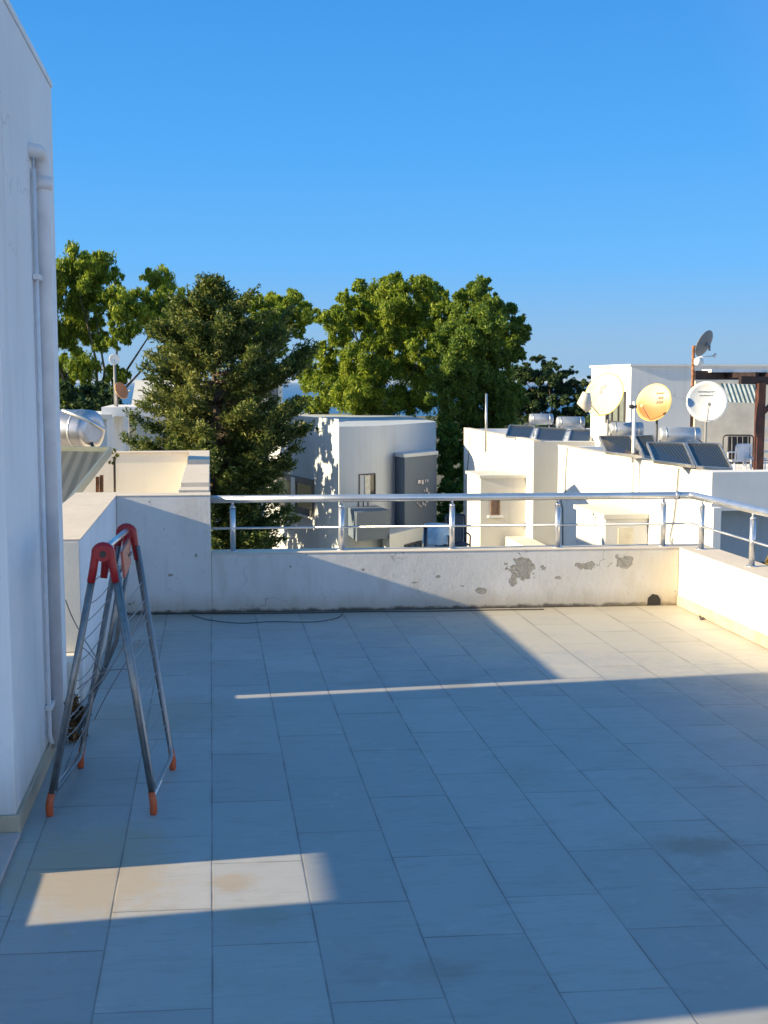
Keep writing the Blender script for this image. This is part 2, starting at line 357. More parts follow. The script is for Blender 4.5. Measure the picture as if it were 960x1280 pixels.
# pipes on the wall
pv = onu(61, 420, UW+.045).y; pv = min(pv, VF-.03)
zt = onu(60, 195, UW+.04).z
mb = MB(); c = Vector((UW+.036, pv, 0)); r = .029
el = arc(c+Vector((0, -.06, zt-.03)), c+Vector((0, 0, zt-.03)), c+Vector((0, 0, zt-.11)), 6)
mb.tube([c+Vector((-.07, -.145, zt-.03)), c+Vector((0, -.10, zt-.03))]+el+[c+Vector((0, 0, .05))], r, 16)
pp = mb.build('rain_pipe', 'duct', hs)
MB().tube([c+Vector((0, 0, zt-.17)), c+Vector((0, 0, zt-.12))], .040, 16).build('pipe_socket', 'duct', pp)
mb = MB(); tv = pv-.10; q = Vector((UW+.014, tv, 0))
mb.tube([q+Vector((0, 0, zt-.10)), q+Vector((0, 0, .13)), q+Vector((.01, -.005, .09))], .010, 10); tp = mb.build('thin_pipe', 'duct', hs)
for zz in (onu(56, 355, UW).z, onu(68, 862, UW).z):
    MB().box(UW+.001, UW+.03, tv-.025, tv+.10, zz-.012, zz+.012, .003).build('clamp', 'duct', hs)
# ---- added unseen walls outside the frame that shape the floor's light patch
an = thing('unseen_shade_wall', (-4, 4, 0), 'added unseen wall with a low opening that shapes the light patch', 'building')
mb = MB(); U0, U1 = -3.62, -3.42
V0 = 2.67
mb.box(U0, U1, V0, 3.57, 0, 2.6); mb.box(U0, U1, 3.57, VN-.002, 1.30, 2.6); mb.box(U0, U1, 4.085, VN-.002, 0, 1.30)
mb.build('wall', 'wall_paint', an)
MB().box(-1.36, -1.28, 4.118, VN-.02, .001, 1.35, .004).build('shade_pier', 'wall_paint', an)
MB().box(-1.36, -1.28, 3.2, 4.116, .001, .232, .004).build('shade_kerb', 'wall_paint', an)
# ---- left parapet + raised back part + low back wall + right parapet
lp = thing('parapet_wall', (-.8, 7.5, 0), 'waist high parapet at the left, smooth and pale with sunlit cream top', 'wall')
t_ = .30
MB().box(-.672-t_, -.672, VPN, 9.17, 0, .845, .004).build('wall', 'wall_paint', lp)
MB().box(-.672-t_-.002, -.668, VPN-.003, 9.172, .846, .852, .001).build('coping', 'cap_render', lp)
MB().box(-.672-t_+.004, -.676, VPN-.012, VPN-.004, .27, .838, .001).build('end_sunlight_tint', 'cream_paint', lp)  # cream tint stands in for sunlight on the parapet's end face
MB().box(-.672-.5, -.672-.02, VF+.012, VPN-.004, 0, .265, .004).build('sill', 'cream_paint', lp)
def along(s): return BL+(BR-BL)*s
dirb = (BR-BL).normalized(); nb = Vector((-dirb.y, dirb.x))
sR = (0-BL.x)/(BR.x-BL.x)*.985
xr = -.012
def vb(x): return BL.y+(x-BL.x)*(BR.y-BL.y)/(BR.x-BL.x)
rb = thing('parapet_wall', (-.34, 8.9, 0), 'raised pale corner section of parapet between left wall and metal railing', 'wall')
poly = [(-.670, vb(-.67)), (xr, vb(xr)), (xr, vb(xr)+.2), (-.670, vb(-.67)+.2)]
MB().prism(poly, 0, .845).build('wall', 'corner_parapet', rb, bevel=.004)
MB().prism([(a, b-.003 if i < 2 else b+.003) for i, (a, b) in enumerate(poly)], .846, .852).build('coping', 'cap_render', rb)
bw = thing('parapet_wall', (1.7, 8.8, 0), 'low back parapet with flaking grey patches under the metal railing', 'wall')
poly = [(xr+.002, vb(xr)), (3.41, vb(3.41)), (3.41, vb(3.41)+.2), (xr+.002, vb(xr)+.2)]
mb = MB(); n = 60
mb.prism(poly, 0, .425); mb.build('wall', 'weathered_parapet', bw, bevel=.004)
MB().prism([(a, b-.004 if i < 2 else b+.003) for i, (a, b) in enumerate(poly)], .426, .432).build('coping', 'cap_render', bw)
hp = onv(817, 757, vb(3.2)); 
mb = MB(); cxh = hp.x
pts = [(-.05, .0), (.05, .0), (.052, .04), (.03, .075), (-.01, .085), (-.045, .055)]
v0 = vb(cxh)-.004; mb.b.faces.new([mb.b.verts.new((cxh+a, v0, b+.004)) for a, b in pts]); 
f = mb.b.faces[:][0]; e = bmesh.ops.extrude_face_region(mb.b, geom=[f]); bmesh.ops.translate(mb.b, verts=[v for v in e['geom'] if isinstance(v, bmesh.types.BMVert)], vec=(0, .003, 0))
mb.build('drain_hole', 'black_plastic', bw)
rp = thing('parapet_wall', (3.5, 5, 0), 'low right parapet, brilliantly sunlit with a tiled skirting at its foot', 'wall')
MB().box(3.414, 3.66, -3.0, vb(3.41)+.2, 0, .425, .004).build('wall', 'white_paint', rp)
MB().box(3.411, 3.664, -3.0, vb(3.41)+.203, .426, .432, .001).build('coping', 'cap_render', rp)
MB().box(3.400, 3.413, -3.0, vb(3.41)-.006, .001, .078, .002).build('skirting', 'skirting_tile', rp)
# cables along the foot of the back wall
def cable(name, pts, r, label, mat='cable_black', z=.006):
    mb = MB(); P = [Vector((*onz(*p)[:2], z)) if len(p) == 2 else Vector(p) for p in pts]
    Q = []
    for i in range(len(P)-1):
        a = P[max(i-1, 0)]; b = P[i]; c_ = P[i+1]; d_ = P[min(i+2, len(P)-1)]
        for k in range(5):
            u = k/5; Q.append(.5*((2*b)+(c_-a)*u+(2*a-5*b+4*c_-d_)*u*u+(3*b-a-3*c_+d_)*u**3))
    Q.append(P[-1]); mb.tube(Q, r, 6); return tag(mb.build(name, mat), label, 'cable')
cable('floor_cable', [(192, 768.5), (215, 768), (300, 768), (380, 767), (460, 765.5), (540, 765), (610, 763.5), (680, 762.5)], .0038, 'black cable lying along the foot of the back parapet')
cable('floor_cable', [(240, 770), (262, 776), (300, 780), (340, 778), (390, 778.5), (420, 774), (428, 768)], .0028, 'thin loose cable curving over the tiles by the back parapet')
cable('floor_cable', [(866, 745, ), (872, 760), (876, 775), (880, 772)], .004, 'short thin wire at the foot of the right parapet')
# ---- railing
rl = thing('metal_railing', (1.7, 8.9, .43), 'brushed metal railing with tubular handrail on the low parapets', 'railing')
A = Vector((xr-.005, vb(xr)+.10, .81)); B = Vector((3.535, vb(3.41)+.09, .81)); C_ = Vector((3.535, -1.0, .81))
cn = Vector((3.535, B.y, .81))
mb = MB(); mb.tube([A, A.lerp(B, .5), cn+Vector((-.05, .002, 0))]+arc(cn+Vector((-.05, .002, 0)), cn, cn+Vector((0, -.05, 0)), 5)[1:]+[cn.lerp(C_, .5), C_], .027, 18)
hr = mb.build('handrail', 'steel', rl)
MB().tube([cn+Vector((-.13, .004, 0)), cn+Vector((-.10, .003, 0))], .031, 18).build('joint_ring', 'steel', hr)
mz = A.z-36/1553*9.1
mb = MB(); mb.tube([A-Vector((0, 0, A.z-mz)), Vector((cn.x, cn.y, mz)), Vector((C_.x, C_.y, mz))], .0085, 10); mb.build('mid_rail', 'steel', rl)
def post(p):
    mb = MB(); x_, y_ = p.x, p.y
    mb.tube([(x_, y_, .431), (x_, y_, .437)], .036, 16); mb.tube([(x_, y_, .437), (x_, y_, .745)], .020, 14); mb.tube([(x_, y_, .745), (x_, y_, .758), (x_, y_, .766)], [.022, .018, .009], 14)
    po = mb.build('post', 'steel', rl)
    MB().tube([(x_, y_, .766), (x_, y_, .79)], .009, 8).build('bracket', 'steel', po)
    MB().tube([(x_, y_-.024, mz), (x_, y_+.024, mz)], .014, 10).build('clamp', 'steel', po)
for px in (291, 427, 565, 697, 829):
    r_ = ray(px, 660); k = [i for i in range(1)]
    # intersect view line with rail line
    a0 = A.x; a1 = A.y; bx = B.x-A.x; by = B.y-A.y
    s_ = (a1*r_[0]-a0*r_[1])/(bx*r_[1]-by*r_[0]); post(A+(B-A)*s_)
post(Vector((3.535, onu(877, 660, 3.535).y, 0))); post(Vector((3.535, onu(941, 660, 3.535).y, 0)))
yv = onu(941, 660, 3.535).y
for k in range(1, 5): post(Vector((3.535, yv-1.35*k, 0)))
# dry plant on the ledge outside the right parapet
def foliage(name, mat, parent, centres, count, L, W=None, droop=0., stretch=(1, 1, 1), tight=.5, sub=14, seed=0):
    g = np.random.default_rng(seed+101); W = W or L*.4
    cs = []; ns = []
    tot = sum(c[3]**2 for c in centres)
    for (cx, cy_, cz, r) in centres:
        k = max(6, int(count*r*r/tot)); m = max(4, int(sub))
        u = g.normal(size=(m, 3)); u /= np.linalg.norm(u, axis=1)[:, None]; rad = r*(.35+.65*g.random(m)**.6)[:, None]
        subc = u*rad*np.array(stretch); subr = r*(.12+.30*g.random(m))
        idx = g.integers(0, m, k); w = g.normal(size=(k, 3)); w /= np.linalg.norm(w, axis=1)[:, None]; w *= (g.random(k)**tight*(.75+.5*g.random(k)))[:, None]
        cs.append(np.array([cx, cy_, cz])+subc[idx]+w*subr[idx][:, None]); ns.append(w+u[idx]*.6)
    P = np.concatenate(cs); N = np.concatenate(ns); n = len(P)
    d = g.normal(size=(n, 3)); d[:, 2] -= droop*1.6; d /= np.linalg.norm(d, axis=1)[:, None]
    b = g.normal(size=(n, 3))+N*1.2; b = np.cross(d, b); b /= np.linalg.norm(b, axis=1)[:, None]+1e-9
    s = (.45+1.15*g.random(n)**1.5)[:, None]; a = d*L*.5*s; c = b*W*.5*s
    V = np.stack([P-a, P+c-a*.1, P+a, P-c-a*.1], 1).reshape(-1, 3)
    if parent is not None: V = V-np.array(wloc(parent))
    me = bpy.data.meshes.new(name); me.vertices.add(4*n); me.vertices.foreach_set('co', V.ravel().astype('f4'))
    me.loops.add(4*n); me.loops.foreach_set('vertex_index', np.arange(4*n, dtype='i4')); me.polygons.add(n)
    me.polygons.foreach_set('loop_start', np.arange(0, 4*n, 4, dtype='i4')); me.polygons.foreach_set('loop_total', np.full(n, 4, dtype='i4')); me.update(calc_edges=True)
    o = bpy.data.objects.new(name, me); COL.objects.link(o); me.materials.append(M[mat])
    if parent is not None: o.parent = parent
    return o
def trunk(root, base, tips, r0, mat='bark', seed=0, fork=.45):
    g = random.Random(seed); mb = MB(); base = Vector(base)
    c = sum((Vector(t[:3]) for t in tips), Vector())/len(tips); fk = base.lerp(Vector((c.x, c.y, c.z)), fork)
    mid = base.lerp(fk, .5)+Vector((g.uniform(-.3, .3), g.uniform(-.3, .3), 0))*r0*3
    mb.tube([base, mid, fk], [r0, r0*.8, r0*.62], 9)
    for t in (tips if len(tips) < 12 else tips[::3]):
        t = Vector(t[:3]); t = fk.lerp(t, .86); m1 = fk.lerp(t, .5)+Vector((g.uniform(-1, 1), g.uniform(-1, 1), g.uniform(0, 1)))*r0*1.4
        mb.tube([fk-Vector((0, 0, r0*.5)), fk.lerp(m1, .5)+Vector((0, 0, r0*.3)), m1, m1.lerp(t, .6), t], [r0*.34, r0*.26, r0*.19, r0*.12, r0*.04], 7)
    return mb.build('trunk', mat, root)
def tree(name, label, clumps, Z, base_px, count, L, mat, r0, W=None, droop=0., depth=.8, sub=14, stretch=(1, 1, 1), gz=-7., seed=1, bark='bark', cat='tree', group=None, fork=.45, tight=.5, dens=1):
    g = random.Random(seed); cs = []
    for (px, py, rp) in clumps:
        r = rp/F*Z; dz = g.uniform(-1, 1)*depth; p = at(px, py, Z+dz); cs.append((p.x, p.y, p.z, r))
    for (px, py, rp) in list(clumps):
        for _ in range(6 if 'conifer' in name else 3):
            an_ = g.uniform(-.5, math.pi+.5); q_ = g.uniform(.85, 1.2); rr = rp*g.uniform(.16, .34)
            p = at(px+math.cos(an_)*rp*q_, py-math.sin(an_)*rp*q_, Z+g.uniform(-1, 1)*depth); cs.append((p.x, p.y, p.z, rr/F*Z))
    nl_ = len(clumps); b = at(base_px, 600, Z); root = thing(name, (b.x, b.y, gz), label, cat, group)
    trunk(root, (b.x, b.y, gz), cs[:nl_], r0, bark, seed, fork)
    foliage('crown', mat, root, cs, count, L, W, droop, stretch, tight, sub, seed)
    return root
# ================================================================== neighbour's terrace just behind, left
nt = thing('neighbour_terrace', (-.9, 12, -1), 'sunlit cream walled roof terrace beyond the left parapet corner', 'building')
MB().box(-3.6, -.255, 14.42, 14.62, -.6, .835, .004).build('back_wall', 'cream_paint', nt)
MB().box(-3.6, -.02, 14.40, 14.64, .836, .852, .002).build('coping', 'cap_render', nt)
segs = [(9.28, 9.55), (9.98, 12.15), (12.95, 14.395)]
MB().box(-.245, -.022, 9.26, 14.62, -.6, .72, .003).build('side_wall', 'cream_paint', nt)
for a, b in segs: MB().box(-.247, -.020, a, b, .721, .852, .003).build('coping', 'cap_render', nt)
MB().box(-3.6, -.25, 9.30, 14.41, -7, -.6).build('floor_block', 'roof_screed', nt)
MB().box(-.249, -.02, 9.30, 14.62, -7, -.601).build('lower_wall', 'white_paint', nt)
def solar(label, panels, tank, group=None, mirror=False, stand=True, name='solar_water_heater'):
    """panels: list of 4-corner lists (tl,tr,br,bl); tank: (p0,p1,radius)"""
    a, b, r = tank; c = (Vector(a)+Vector(b))/2; low = min(min(q[2] for q in p) for p in panels) if panels else c.z-r
    root = thing(name, (c.x, c.y, low), label, 'solar heater', group)
    for p in panels:
        p = [Vector(q) for q in p]; n_ = (p[1]-p[0]).cross(p[3]-p[0]).normalized(); n_ = n_ if n_.z > 0 else -n_
        cc = sum(p, Vector())/4; w = (p[1]-p[0]).length
        pn = MB().slab([cc+(q-cc)*(1-.05) for q in p], .05).build('collector_panel', 'collector_ribbed' if mirror else 'collector_dark', root)
        fb = MB(); tt = .03
        for i in range(4): fb.beam(p[i], p[(i+1) % 4], tt, .07, n_)
        fb.build('panel_frame', 'green_frame' if mirror else 'aluminium', pn)
    a, b = Vector(a), Vector(b); d = (b-a).normalized(); mb = MB()
    mb.tube([a-d*r*.22, a-d*r*.15, a, b, b+d*r*.15, b+d*r*.22], [r*.55, r*.85, r, r, r*.85, r*.55], 24)
    tk = mb.build('tank', 'tank_mirror' if mirror else 'tank_steel', root)
    for s_ in (.12, .88):
        q = a.lerp(b, s_); MB().tube([q-d*.015, q+d*.015], r*1.02, 24).build('band', 'aluminium', tk)
    if panels:
        for e_, (u_, w_) in enumerate(((a, 0), (b, 1))):
            q = Vector(panels[-1 if w_ else 0][w_]); k_ = u_+Vector((0, 0, -r*.5)); MB().tube(arc(k_, (k_+q)/2+Vector((0, -.12, -.22)), q, 6), .018, 6).build('hose', 'black_plastic', root)
    if stand:
        for s_ in (.15, .85):
            mb = MB(); q = a.lerp(b, s_); mb.tube([q-Vector((0, 0, r)), Vector((q.x, q.y, low))], .02, 6)
            mb.tube([q-Vector((0, 0, r*.8)), Vector((q.x, q.y-.5, low))], .015, 6)
            mb.build('stand', 'aluminium', root)
    return root
# near one at left
tl = at(30, 562, 12.6); tr = at(138, 563, 12.2); br = at(83, 633, 10.3); bl = at(-30, 630, 10.6)
sh_ = solar('large ribbed solar water heater close behind the left parapet corner', [(tl, tr, br, bl)], (at(30, 536, 13.2), at(113, 538, 12.7), .21), mirror=True)
mb = MB(); mb.tube([at(78, 513, 12.3), at(108, 524, 12.3), at(131, 538, 12.3)], .022, 6); mb.build('strap', 'aluminium', sh_)
mb = MB(); mb.tube([at(122, 596, 12.0), at(122, 640, 12.0)], .02, 6); mb.tube([at(127, 594, 12.1), at(127, 640, 12.1)], .02, 6); mb.build('support_leg', 'rust', sh_)
rt = thing('potted_shrub', at(143, 575, 12.3), 'tiny dark shrub tip beside the corner of the ribbed collector', 'plant')
foliage('leaves', 'cypress_leaf', rt, [(*at(141, 564, 12.35), .03), (*at(145, 572, 12.35), .035), (*at(140, 578, 12.35), .03)], 260, .03, seed=5, sub=5)
mb = MB(); mb.tube([at(143, 572, 12.35), at(144, 640, 12.35)], .012, 5); mb.build('stem', 'bark', rt)
# white house behind (E)
eh = thing('white_house', (-3, 27, -7), 'white flat roofed house part hidden left of the conifer', 'house')
zt_ = at(133, 524, 25).z; ur = at(133, 524, 25).x; vv = at(133, 524, 25).y
MB().box(-9, ur, vv, vv+7, -7, zt_).build('wall', 'far_white_paint', eh)
MB().box(at(127, 510, 27).x, at(127, 510, 27).x+1.2, vv+2, vv+5, zt_+.001, at(127, 509, 27).z).build('stair_head', 'far_white_paint', eh)
MB().box(-9, ur+.1, vv-.12, vv+.25, zt_+.001, zt_+.10).build('roof_ledge', 'grey_render', eh)
# gabled house added behind the conifer to throw a peaked shadow
gh = thing('gabled_shadow_caster', (-1.5, 34, -7), 'added cream gabled house behind the big conifer, shaped to cast a shadow', 'house')
pk = onu(718, 604, 10.4); vg = pk.y-.06*9; zr = pk.z+.3286*9
GW, GD = 2.0, .62
MB().box(-1.9, 1.35, vg-GW+.25, vg+GW-.25, -7, zr-GD-.05).build('wall', 'cream_far', gh)
mb = MB()
for s_ in (-1, 1): mb.hexa([(-2.0, vg+s_*GW, zr-GD-.12), (1.4, vg+s_*GW, zr-GD-.12), (1.4, vg, zr-.12), (-2.0, vg, zr-.12), (-2.0, vg+s_*GW, zr-GD), (1.4, vg+s_*GW, zr-GD), (1.4, vg, zr), (-2.0, vg, zr)])
mb.build('roof', 'cream_far', gh)
mb = MB(); mb.hexa([(1.30, vg-GW+.25, zr-GD-.049), (1.34, vg-GW+.25, zr-GD-.049), (1.34, vg+GW-.25, zr-GD-.049), (1.30, vg+GW-.25, zr-GD-.049), (1.30, vg-.05, zr-.13), (1.34, vg-.05, zr-.13), (1.34, vg+.05, zr-.13), (1.30, vg+.05, zr-.13)]); mb.build('shadow_gable', 'cream_far', gh)
# ================================================================== building A (grey-blue, middle)
A1 = onz(300, 516.5, -.08); A2 = onz(423, 527, -.08); A3 = onz(423, 533, -.08); A4 = onz(482, 531.5, -.08); A5 = onz(545, 527, -.08)
ba = thing('flat_roofed_building', (6, 55, -7), 'grey blue flat roofed building with curved bay behind the conifer', 'building')
mb = MB(); mb.prism([(A1.x, A1.y), (A2.x, A2.y), (A5.x, A5.y+.01), (A5.x+.3, A5.y+9), (A1.x, A1.y+8)], -7, -.08); mb.build('wall', 'pale_blue_paint', ba)
bay = [Vector((A3.x+.02, A3.y))]+[Vector(q[:2]) for q in arc(A3, (A3.x+1.3, A3.y+.1, 0), A4, 8)][1:]
bay2 = [(A2.x+.02, A2.y+.3)]+[(q.x, q.y) for q in bay]+[(A5.x, A5.y), (A5.x-1.5, A5.y+1.6)]
MB().prism(bay2, -7, -.09).build('bay_wall', 'pale_blue_paint', ba)
MB().prism([(A1.x, A1.y-.05), (A2.x, A2.y-.05), (A2.x, A2.y+.25), (A1.x, A1.y+.25)], -.079, .03).build('roof_edge', 'pale_blue_paint', ba)
def facing(p, q, name, mat, parent, out=.02, t=.03):
    """rectangle on a vertical wall through wall points p (lower left) and q (upper right)"""
    a, b = Vector((p.x, p.y, 0)), Vector((q.x, q.y, 0)); d = (b-a).normalized(); n_ = Vector((d.y, -d.x, 0))
    n_ = n_ if n_.y < 0 or (abs(n_.y) < 1e-6 and n_.x < 0) else -n_
    z0, z1 = p.z, q.z; mb = MB(); a += n_*out; b += n_*out; a2 = a-n_*t; b2 = b-n_*t
    mb.hexa([Vector((a.x, a.y, z0)), Vector((b.x, b.y, z0)), Vector((b2.x, b2.y, z0)), Vector((a2.x, a2.y, z0)), Vector((a.x, a.y, z1)), Vector((b.x, b.y, z1)), Vector((b2.x, b2.y, z1)), Vector((a2.x, a2.y, z1))])
    return mb.build(name, mat, parent)
def onwall(px, py, a, b):
    r = ray(px, py); ax, ay = a[0], a[1]; dx, dy = b[0]-ax, b[1]-ay
    s_ = (ay*r[0]-ax*r[1])/(dx*r[1]-dy*r[0]); X = ax+dx*s_; Y = ay+dy*s_; t = X/r[0] if abs(r[0]) > abs(r[1]) else Y/r[1]
    return Vector((X, Y, H+r[2]*t))
def window(parent, a, b, x0, x1, y0, y1, fr='frame_dark', gl='window_glass', bars=1, sill=False, name='window'):
    p = onwall(x0, y1, a, b); q = onwall(x1, y0, a, b); z0, z1 = onwall((x0+x1)/2, y1, a, b).z, onwall((x0+x1)/2, y0, a, b).z
    p.z = z0; q.z = z1
    w = facing(p, q, name, gl, parent, .012, .05)
    # frame: four strips + mullions
    mb = MB(); a_, b_ = Vector((p.x, p.y, 0)), Vector((q.x, q.y, 0)); L = (b_-a_).length; d = (b_-a_)/L; n_ = Vector((d.y, -d.x, 0)); n_ = n_ if n_.y < 0 or (abs(n_.y) < 1e-6 and n_.x < 0) else -n_
    th = max(.05, L*.05)
    def strip(s0, s1, h0, h1):
        u0 = a_+d*s0+n_*.05; u1 = a_+d*s1+n_*.05; k0 = u0-n_*.045; k1 = u1-n_*.045
        mb.hexa([Vector((v.x, v.y, h0)) for v in (u0, u1, k1, k0)]+[Vector((v.x, v.y, h1)) for v in (u0, u1, k1, k0)])
    strip(0, L, z0, z0+th); strip(0, L, z1-th, z1); strip(0, th, z0+th, z1-th); strip(L-th, L, z0+th, z1-th)
    for k in range(1, bars+1): strip(L*k/(bars+1)-th/2, L*k/(bars+1)+th/2, z0+th, z1-th)
    mb.build('frame', fr, w)
    if sill:
        mb = MB(); u0 = a_-d*.1+n_*.12; u1 = b_+d*.1+n_*.12; k0 = u0-n_*.118; k1 = u1-n_*.118
        mb.hexa([Vector((v.x, v.y, z0-.07)) for v in (u0, u1, k1, k0)]+[Vector((v.x, v.y, z0-.003)) for v in (u0, u1, k1, k0)]); mb.build('sill', 'frame_white', w)
    return w
window(ba, A1, A2, 346, 393, 595, 640, fr='frame_dark', bars=1, sill=True)
q0 = onwall(366, 638, A1, A2); q1 = onwall(370, 597, A1, A2); facing(q0, q1, 'shutter_bar', 'frame_white', ba, .09, .05)
w_ = window(ba, bay[2], bay[5], 448, 469, 592, 622, bars=1); 
p = onwall(455, 622, bay[2], bay[5]); q = onwall(461, 594, bay[2], bay[5]); facing(p, q, 'curtain', 'curtain', w_, .07, .02)
window(ba, bay[2], bay[5], 447, 460, 625, 672, bars=1)
# balcony box
c0 = onwall(445, 660, bay[2], bay[5]); Zb = 46.3
pA = at(446, 641, Zb); pB = at(487, 640, Zb+1.0); pC = at(446, 676, Zb)
mb = MB(); zb0, zb1 = at(446, 677, Zb).z, at(446, 641, Zb).z
mb.prism([(pA.x, pA.y), (pB.x, pB.y), (pB.x-.3, pB.y+2.2), (pA.x-.1, pA.y+2.2)], zb0, zb1); mb.build('balcony', 'slate_paint', ba)
# dark slate wall block with pale marks standing in for sun dapples
f0 = at(506, 572, 49.5); f1 = at(546, 568.5, 51.6); f2 = at(492, 570, 50.6)
zt2 = at(526, 570, 50.5).z; zb2 = at(526, 664, 50.5).z
sb = MB(); sb.prism([(f0.x, f0.y), (f1.x, f1.y), (f1.x, f1.y+1.8), (f2.x, f2.y+.02)], zb2, zt2); sb = sb.build('slate_box', 'slate_paint', ba)
MB().prism([(f0.x-.05, f0.y-.08), (f1.x+.05, f1.y-.08), (f1.x+.05, f1.y+1.8), (f2.x-.08, f2.y+.02)], zt2+.002, zt2+.14).build('lid', 'pale_blue_paint', sb)
g = random.Random(3)
def mark(px, py, w, h):
    p = onwall(px-w/2, py+h/2, f0, f1); q = onwall(px+w/2, py-h/2, f0, f1); n_ = Vector((.03, -.06, 0))
    mk = MB(); mk.hexa([Vector((p.x, p.y, p.z))+n_, Vector((q.x, q.y, p.z))+n_, Vector((q.x, q.y, p.z))+n_*.2, Vector((p.x, p.y, p.z))+n_*.2, Vector((p.x, p.y, q.z))+n_, Vector((q.x, q.y, q.z))+n_, Vector((q.x, q.y, q.z))+n_*.2, Vector((p.x, p.y, q.z))+n_*.2]); mk.build('sun_dapple_mark', 'sun_dapple_tone', sb)
for (a_, b_, w, h) in ((523, 602, 3.5, 4.5), (527.2, 602.5, 2.4, 5.5), (530.8, 601, 1.2, 4), (533.5, 600.5, 1.6, 3.4), (532.5, 612, 2.4, 5), (535, 616, 1.4, 3), (529.5, 613, .8, 3)): mark(a_, b_, w, h)
for k in range(9): mark(521+k*1.5+g.uniform(-.5, .5), 627+g.uniform(-3, 6), .7, g.uniform(1.5, 4))
mark(533, 626, 2.2, 4)
# lower volume of A
l0 = at(487, 664, 47.2); l1 = at(531, 655, 50.0)
lv = MB(); lv.prism([(l0.x, l0.y), (l1.x, l1.y), (l1.x, l1.y+3), (l0.x, l0.y+3)], -7, at(505, 664, 48.3).z); lv.build('lower_wing', 'pale_blue_paint', ba)
window(ba, l0, l1, 505, 526, 678, 694, gl='window_glass_blue', bars=2)
# building D behind A
zD = at(352, 465, 72).z; dd = at(353, 465, 72); d0 = at(300, 465, 72)
bd = thing('white_tower_house', (dd.x-1, dd.y+1, -7), 'narrow white stair tower behind the right edge of the conifer', 'building')
MB().box(d0.x, dd.x, dd.y, dd.y+3, -7, zD).build('wall', 'far_white_paint', bd)
window(bd, (d0.x, dd.y), (dd.x, dd.y), 336, 347, 484, 516, gl='window_glass_blue', bars=1)
for i, (px, w) in enumerate(((361, 5), (369, 6))):
    p = at(px, 508, 66); lab = ['narrow white chimney on the grey blue roof next to the tower', 'wider white chimney on the grey blue roof nearer the big trees'][i]
    c1 = thing('chimney', (p.x, p.y, -.08), lab, 'chimney', 'roof chimneys')
    hw = w/2*66/F
    MB().box(p.x-hw, p.x+hw, p.y-hw, p.y+hw, -.6, at(px, 507.5, 66).z).build('stack', 'far_white_paint', c1)
    MB().box(p.x-hw*1.2, p.x+hw*1.2, p.y-hw*1.2, p.y+hw*1.2, at(px, 507.5, 66).z+.002, at(px, 506, 66).z).build('cap', 'grey_render', c1)
# terrace things seen between posts
lt = thing('lower_terrace', (7, 31, -7), 'raised paved platform below, behind the railing', 'terrace')
MB().box(5.2, 9.0, 27.5, 33.5, -7, -2.95).build('slab', 'roof_screed', lt)
tb = thing('garden_table', at(546, 700, 30), 'small garden table under a pale blue cloth behind the middle railing post', 'table'); tb.location.z = -2.95
p = at(546, 655, 30); mb = MB(); zt3 = p.z
n = 28; ring = []
for k in range(n):
    a_ = 2*math.pi*k/n; ring.append((math.cos(a_), math.sin(a_), 1+.10*math.sin(7*a_)))
c_ = mb.b.verts.new((p.x, p.y, zt3)); top = [mb.b.verts.new((p.x+.30*a_, p.y+.30*b_, zt3-.004)) for a_, b_, w in ring]; low = [mb.b.verts.new((p.x+.33*a_*w, p.y+.33*b_*w, zt3-.42-.05*w)) for a_, b_, w in ring]
for k in range(n):
    mb.b.faces.new([c_, top[k], top[(k+1) % n]]).smooth = True; mb.b.faces.new([top[k], low[k], low[(k+1) % n], top[(k+1) % n]]).smooth = True
mb.build('cloth', 'blue_cloth', tb)
mb = MB(); mb.tube([(p.x, p.y, -2.95), (p.x, p.y, zt3-.02)], .03, 8); mb.tube([(p.x, p.y, -2.948), (p.x, p.y, -2.92)], .2, 12); mb.build('pedestal', 'blue_metal', tb)
pp_ = at(532, 660, 29.5); ps = MB(); ps.tube([(pp_.x, pp_.y, -2.95), (pp_.x, pp_.y, pp_.z)], .045, 8); ps.tube([(pp_.x, pp_.y, pp_.z), (pp_.x, pp_.y, pp_.z+.04)], .06, 8); tag(ps.build('terrace_post', 'blue_metal'), 'short dark blue post left of the blue clothed table', 'post')
def seat_chair(root, c, w, zf, zseat, ztop, mat, r=.02, face=-1, pad=None):
    x_, y_ = c
    for sx in (-1, 1):
        MB().tube([(x_+sx*w/2, y_+face*w*.5, zf), (x_+sx*w/2, y_+face*w*.47, zseat)], r, 8).build('leg', mat, root)
        MB().tube([(x_+sx*w/2, y_-face*w*.5, zf), (x_+sx*w*.49, y_-face*w*.45, zseat)], r, 8).build('leg', mat, root)
        MB().tube([(x_+sx*w/2, y_+face*w*.46, zseat), (x_+sx*w*.52, y_+face*w*.42, zseat+.22), (x_+sx*w*.52, y_+face*w*.1, zseat+.245), (x_+sx*w*.50, y_-face*w*.45, zseat+.25)], r*.95, 8).build('armrest', mat, root)
    MB().box(x_-w/2, x_+w/2, y_-w*.48, y_+w*.48, zseat-.015, zseat+.02, .008).build('seat', mat, root)
    mb = MB(); yb = y_-face*w*.46
    mb.tube([(x_-w*.46, yb, zseat), (x_-w*.47, yb-face*.06, ztop-.08)]+arc((x_-w*.47, yb-face*.06, ztop-.08), (x_-w*.47, yb-face*.07, ztop), (x_-w*.3, yb-face*.07, ztop), 4)[1:]+arc((x_+w*.3, yb-face*.07, ztop), (x_+w*.47, yb-face*.07, ztop), (x_+w*.47, yb-face*.06, ztop-.08), 4)+[(x_+w*.46, yb, zseat)], r*1.2, 8)
    for k in range(-2, 3): mb.beam((x_+k*w*.15, yb, zseat), (x_+k*w*.15, yb-face*.07, ztop-.01), w*.135 if pad else w*.05, .012, (0, 1, 0))
    mb.build('backrest', mat, root)
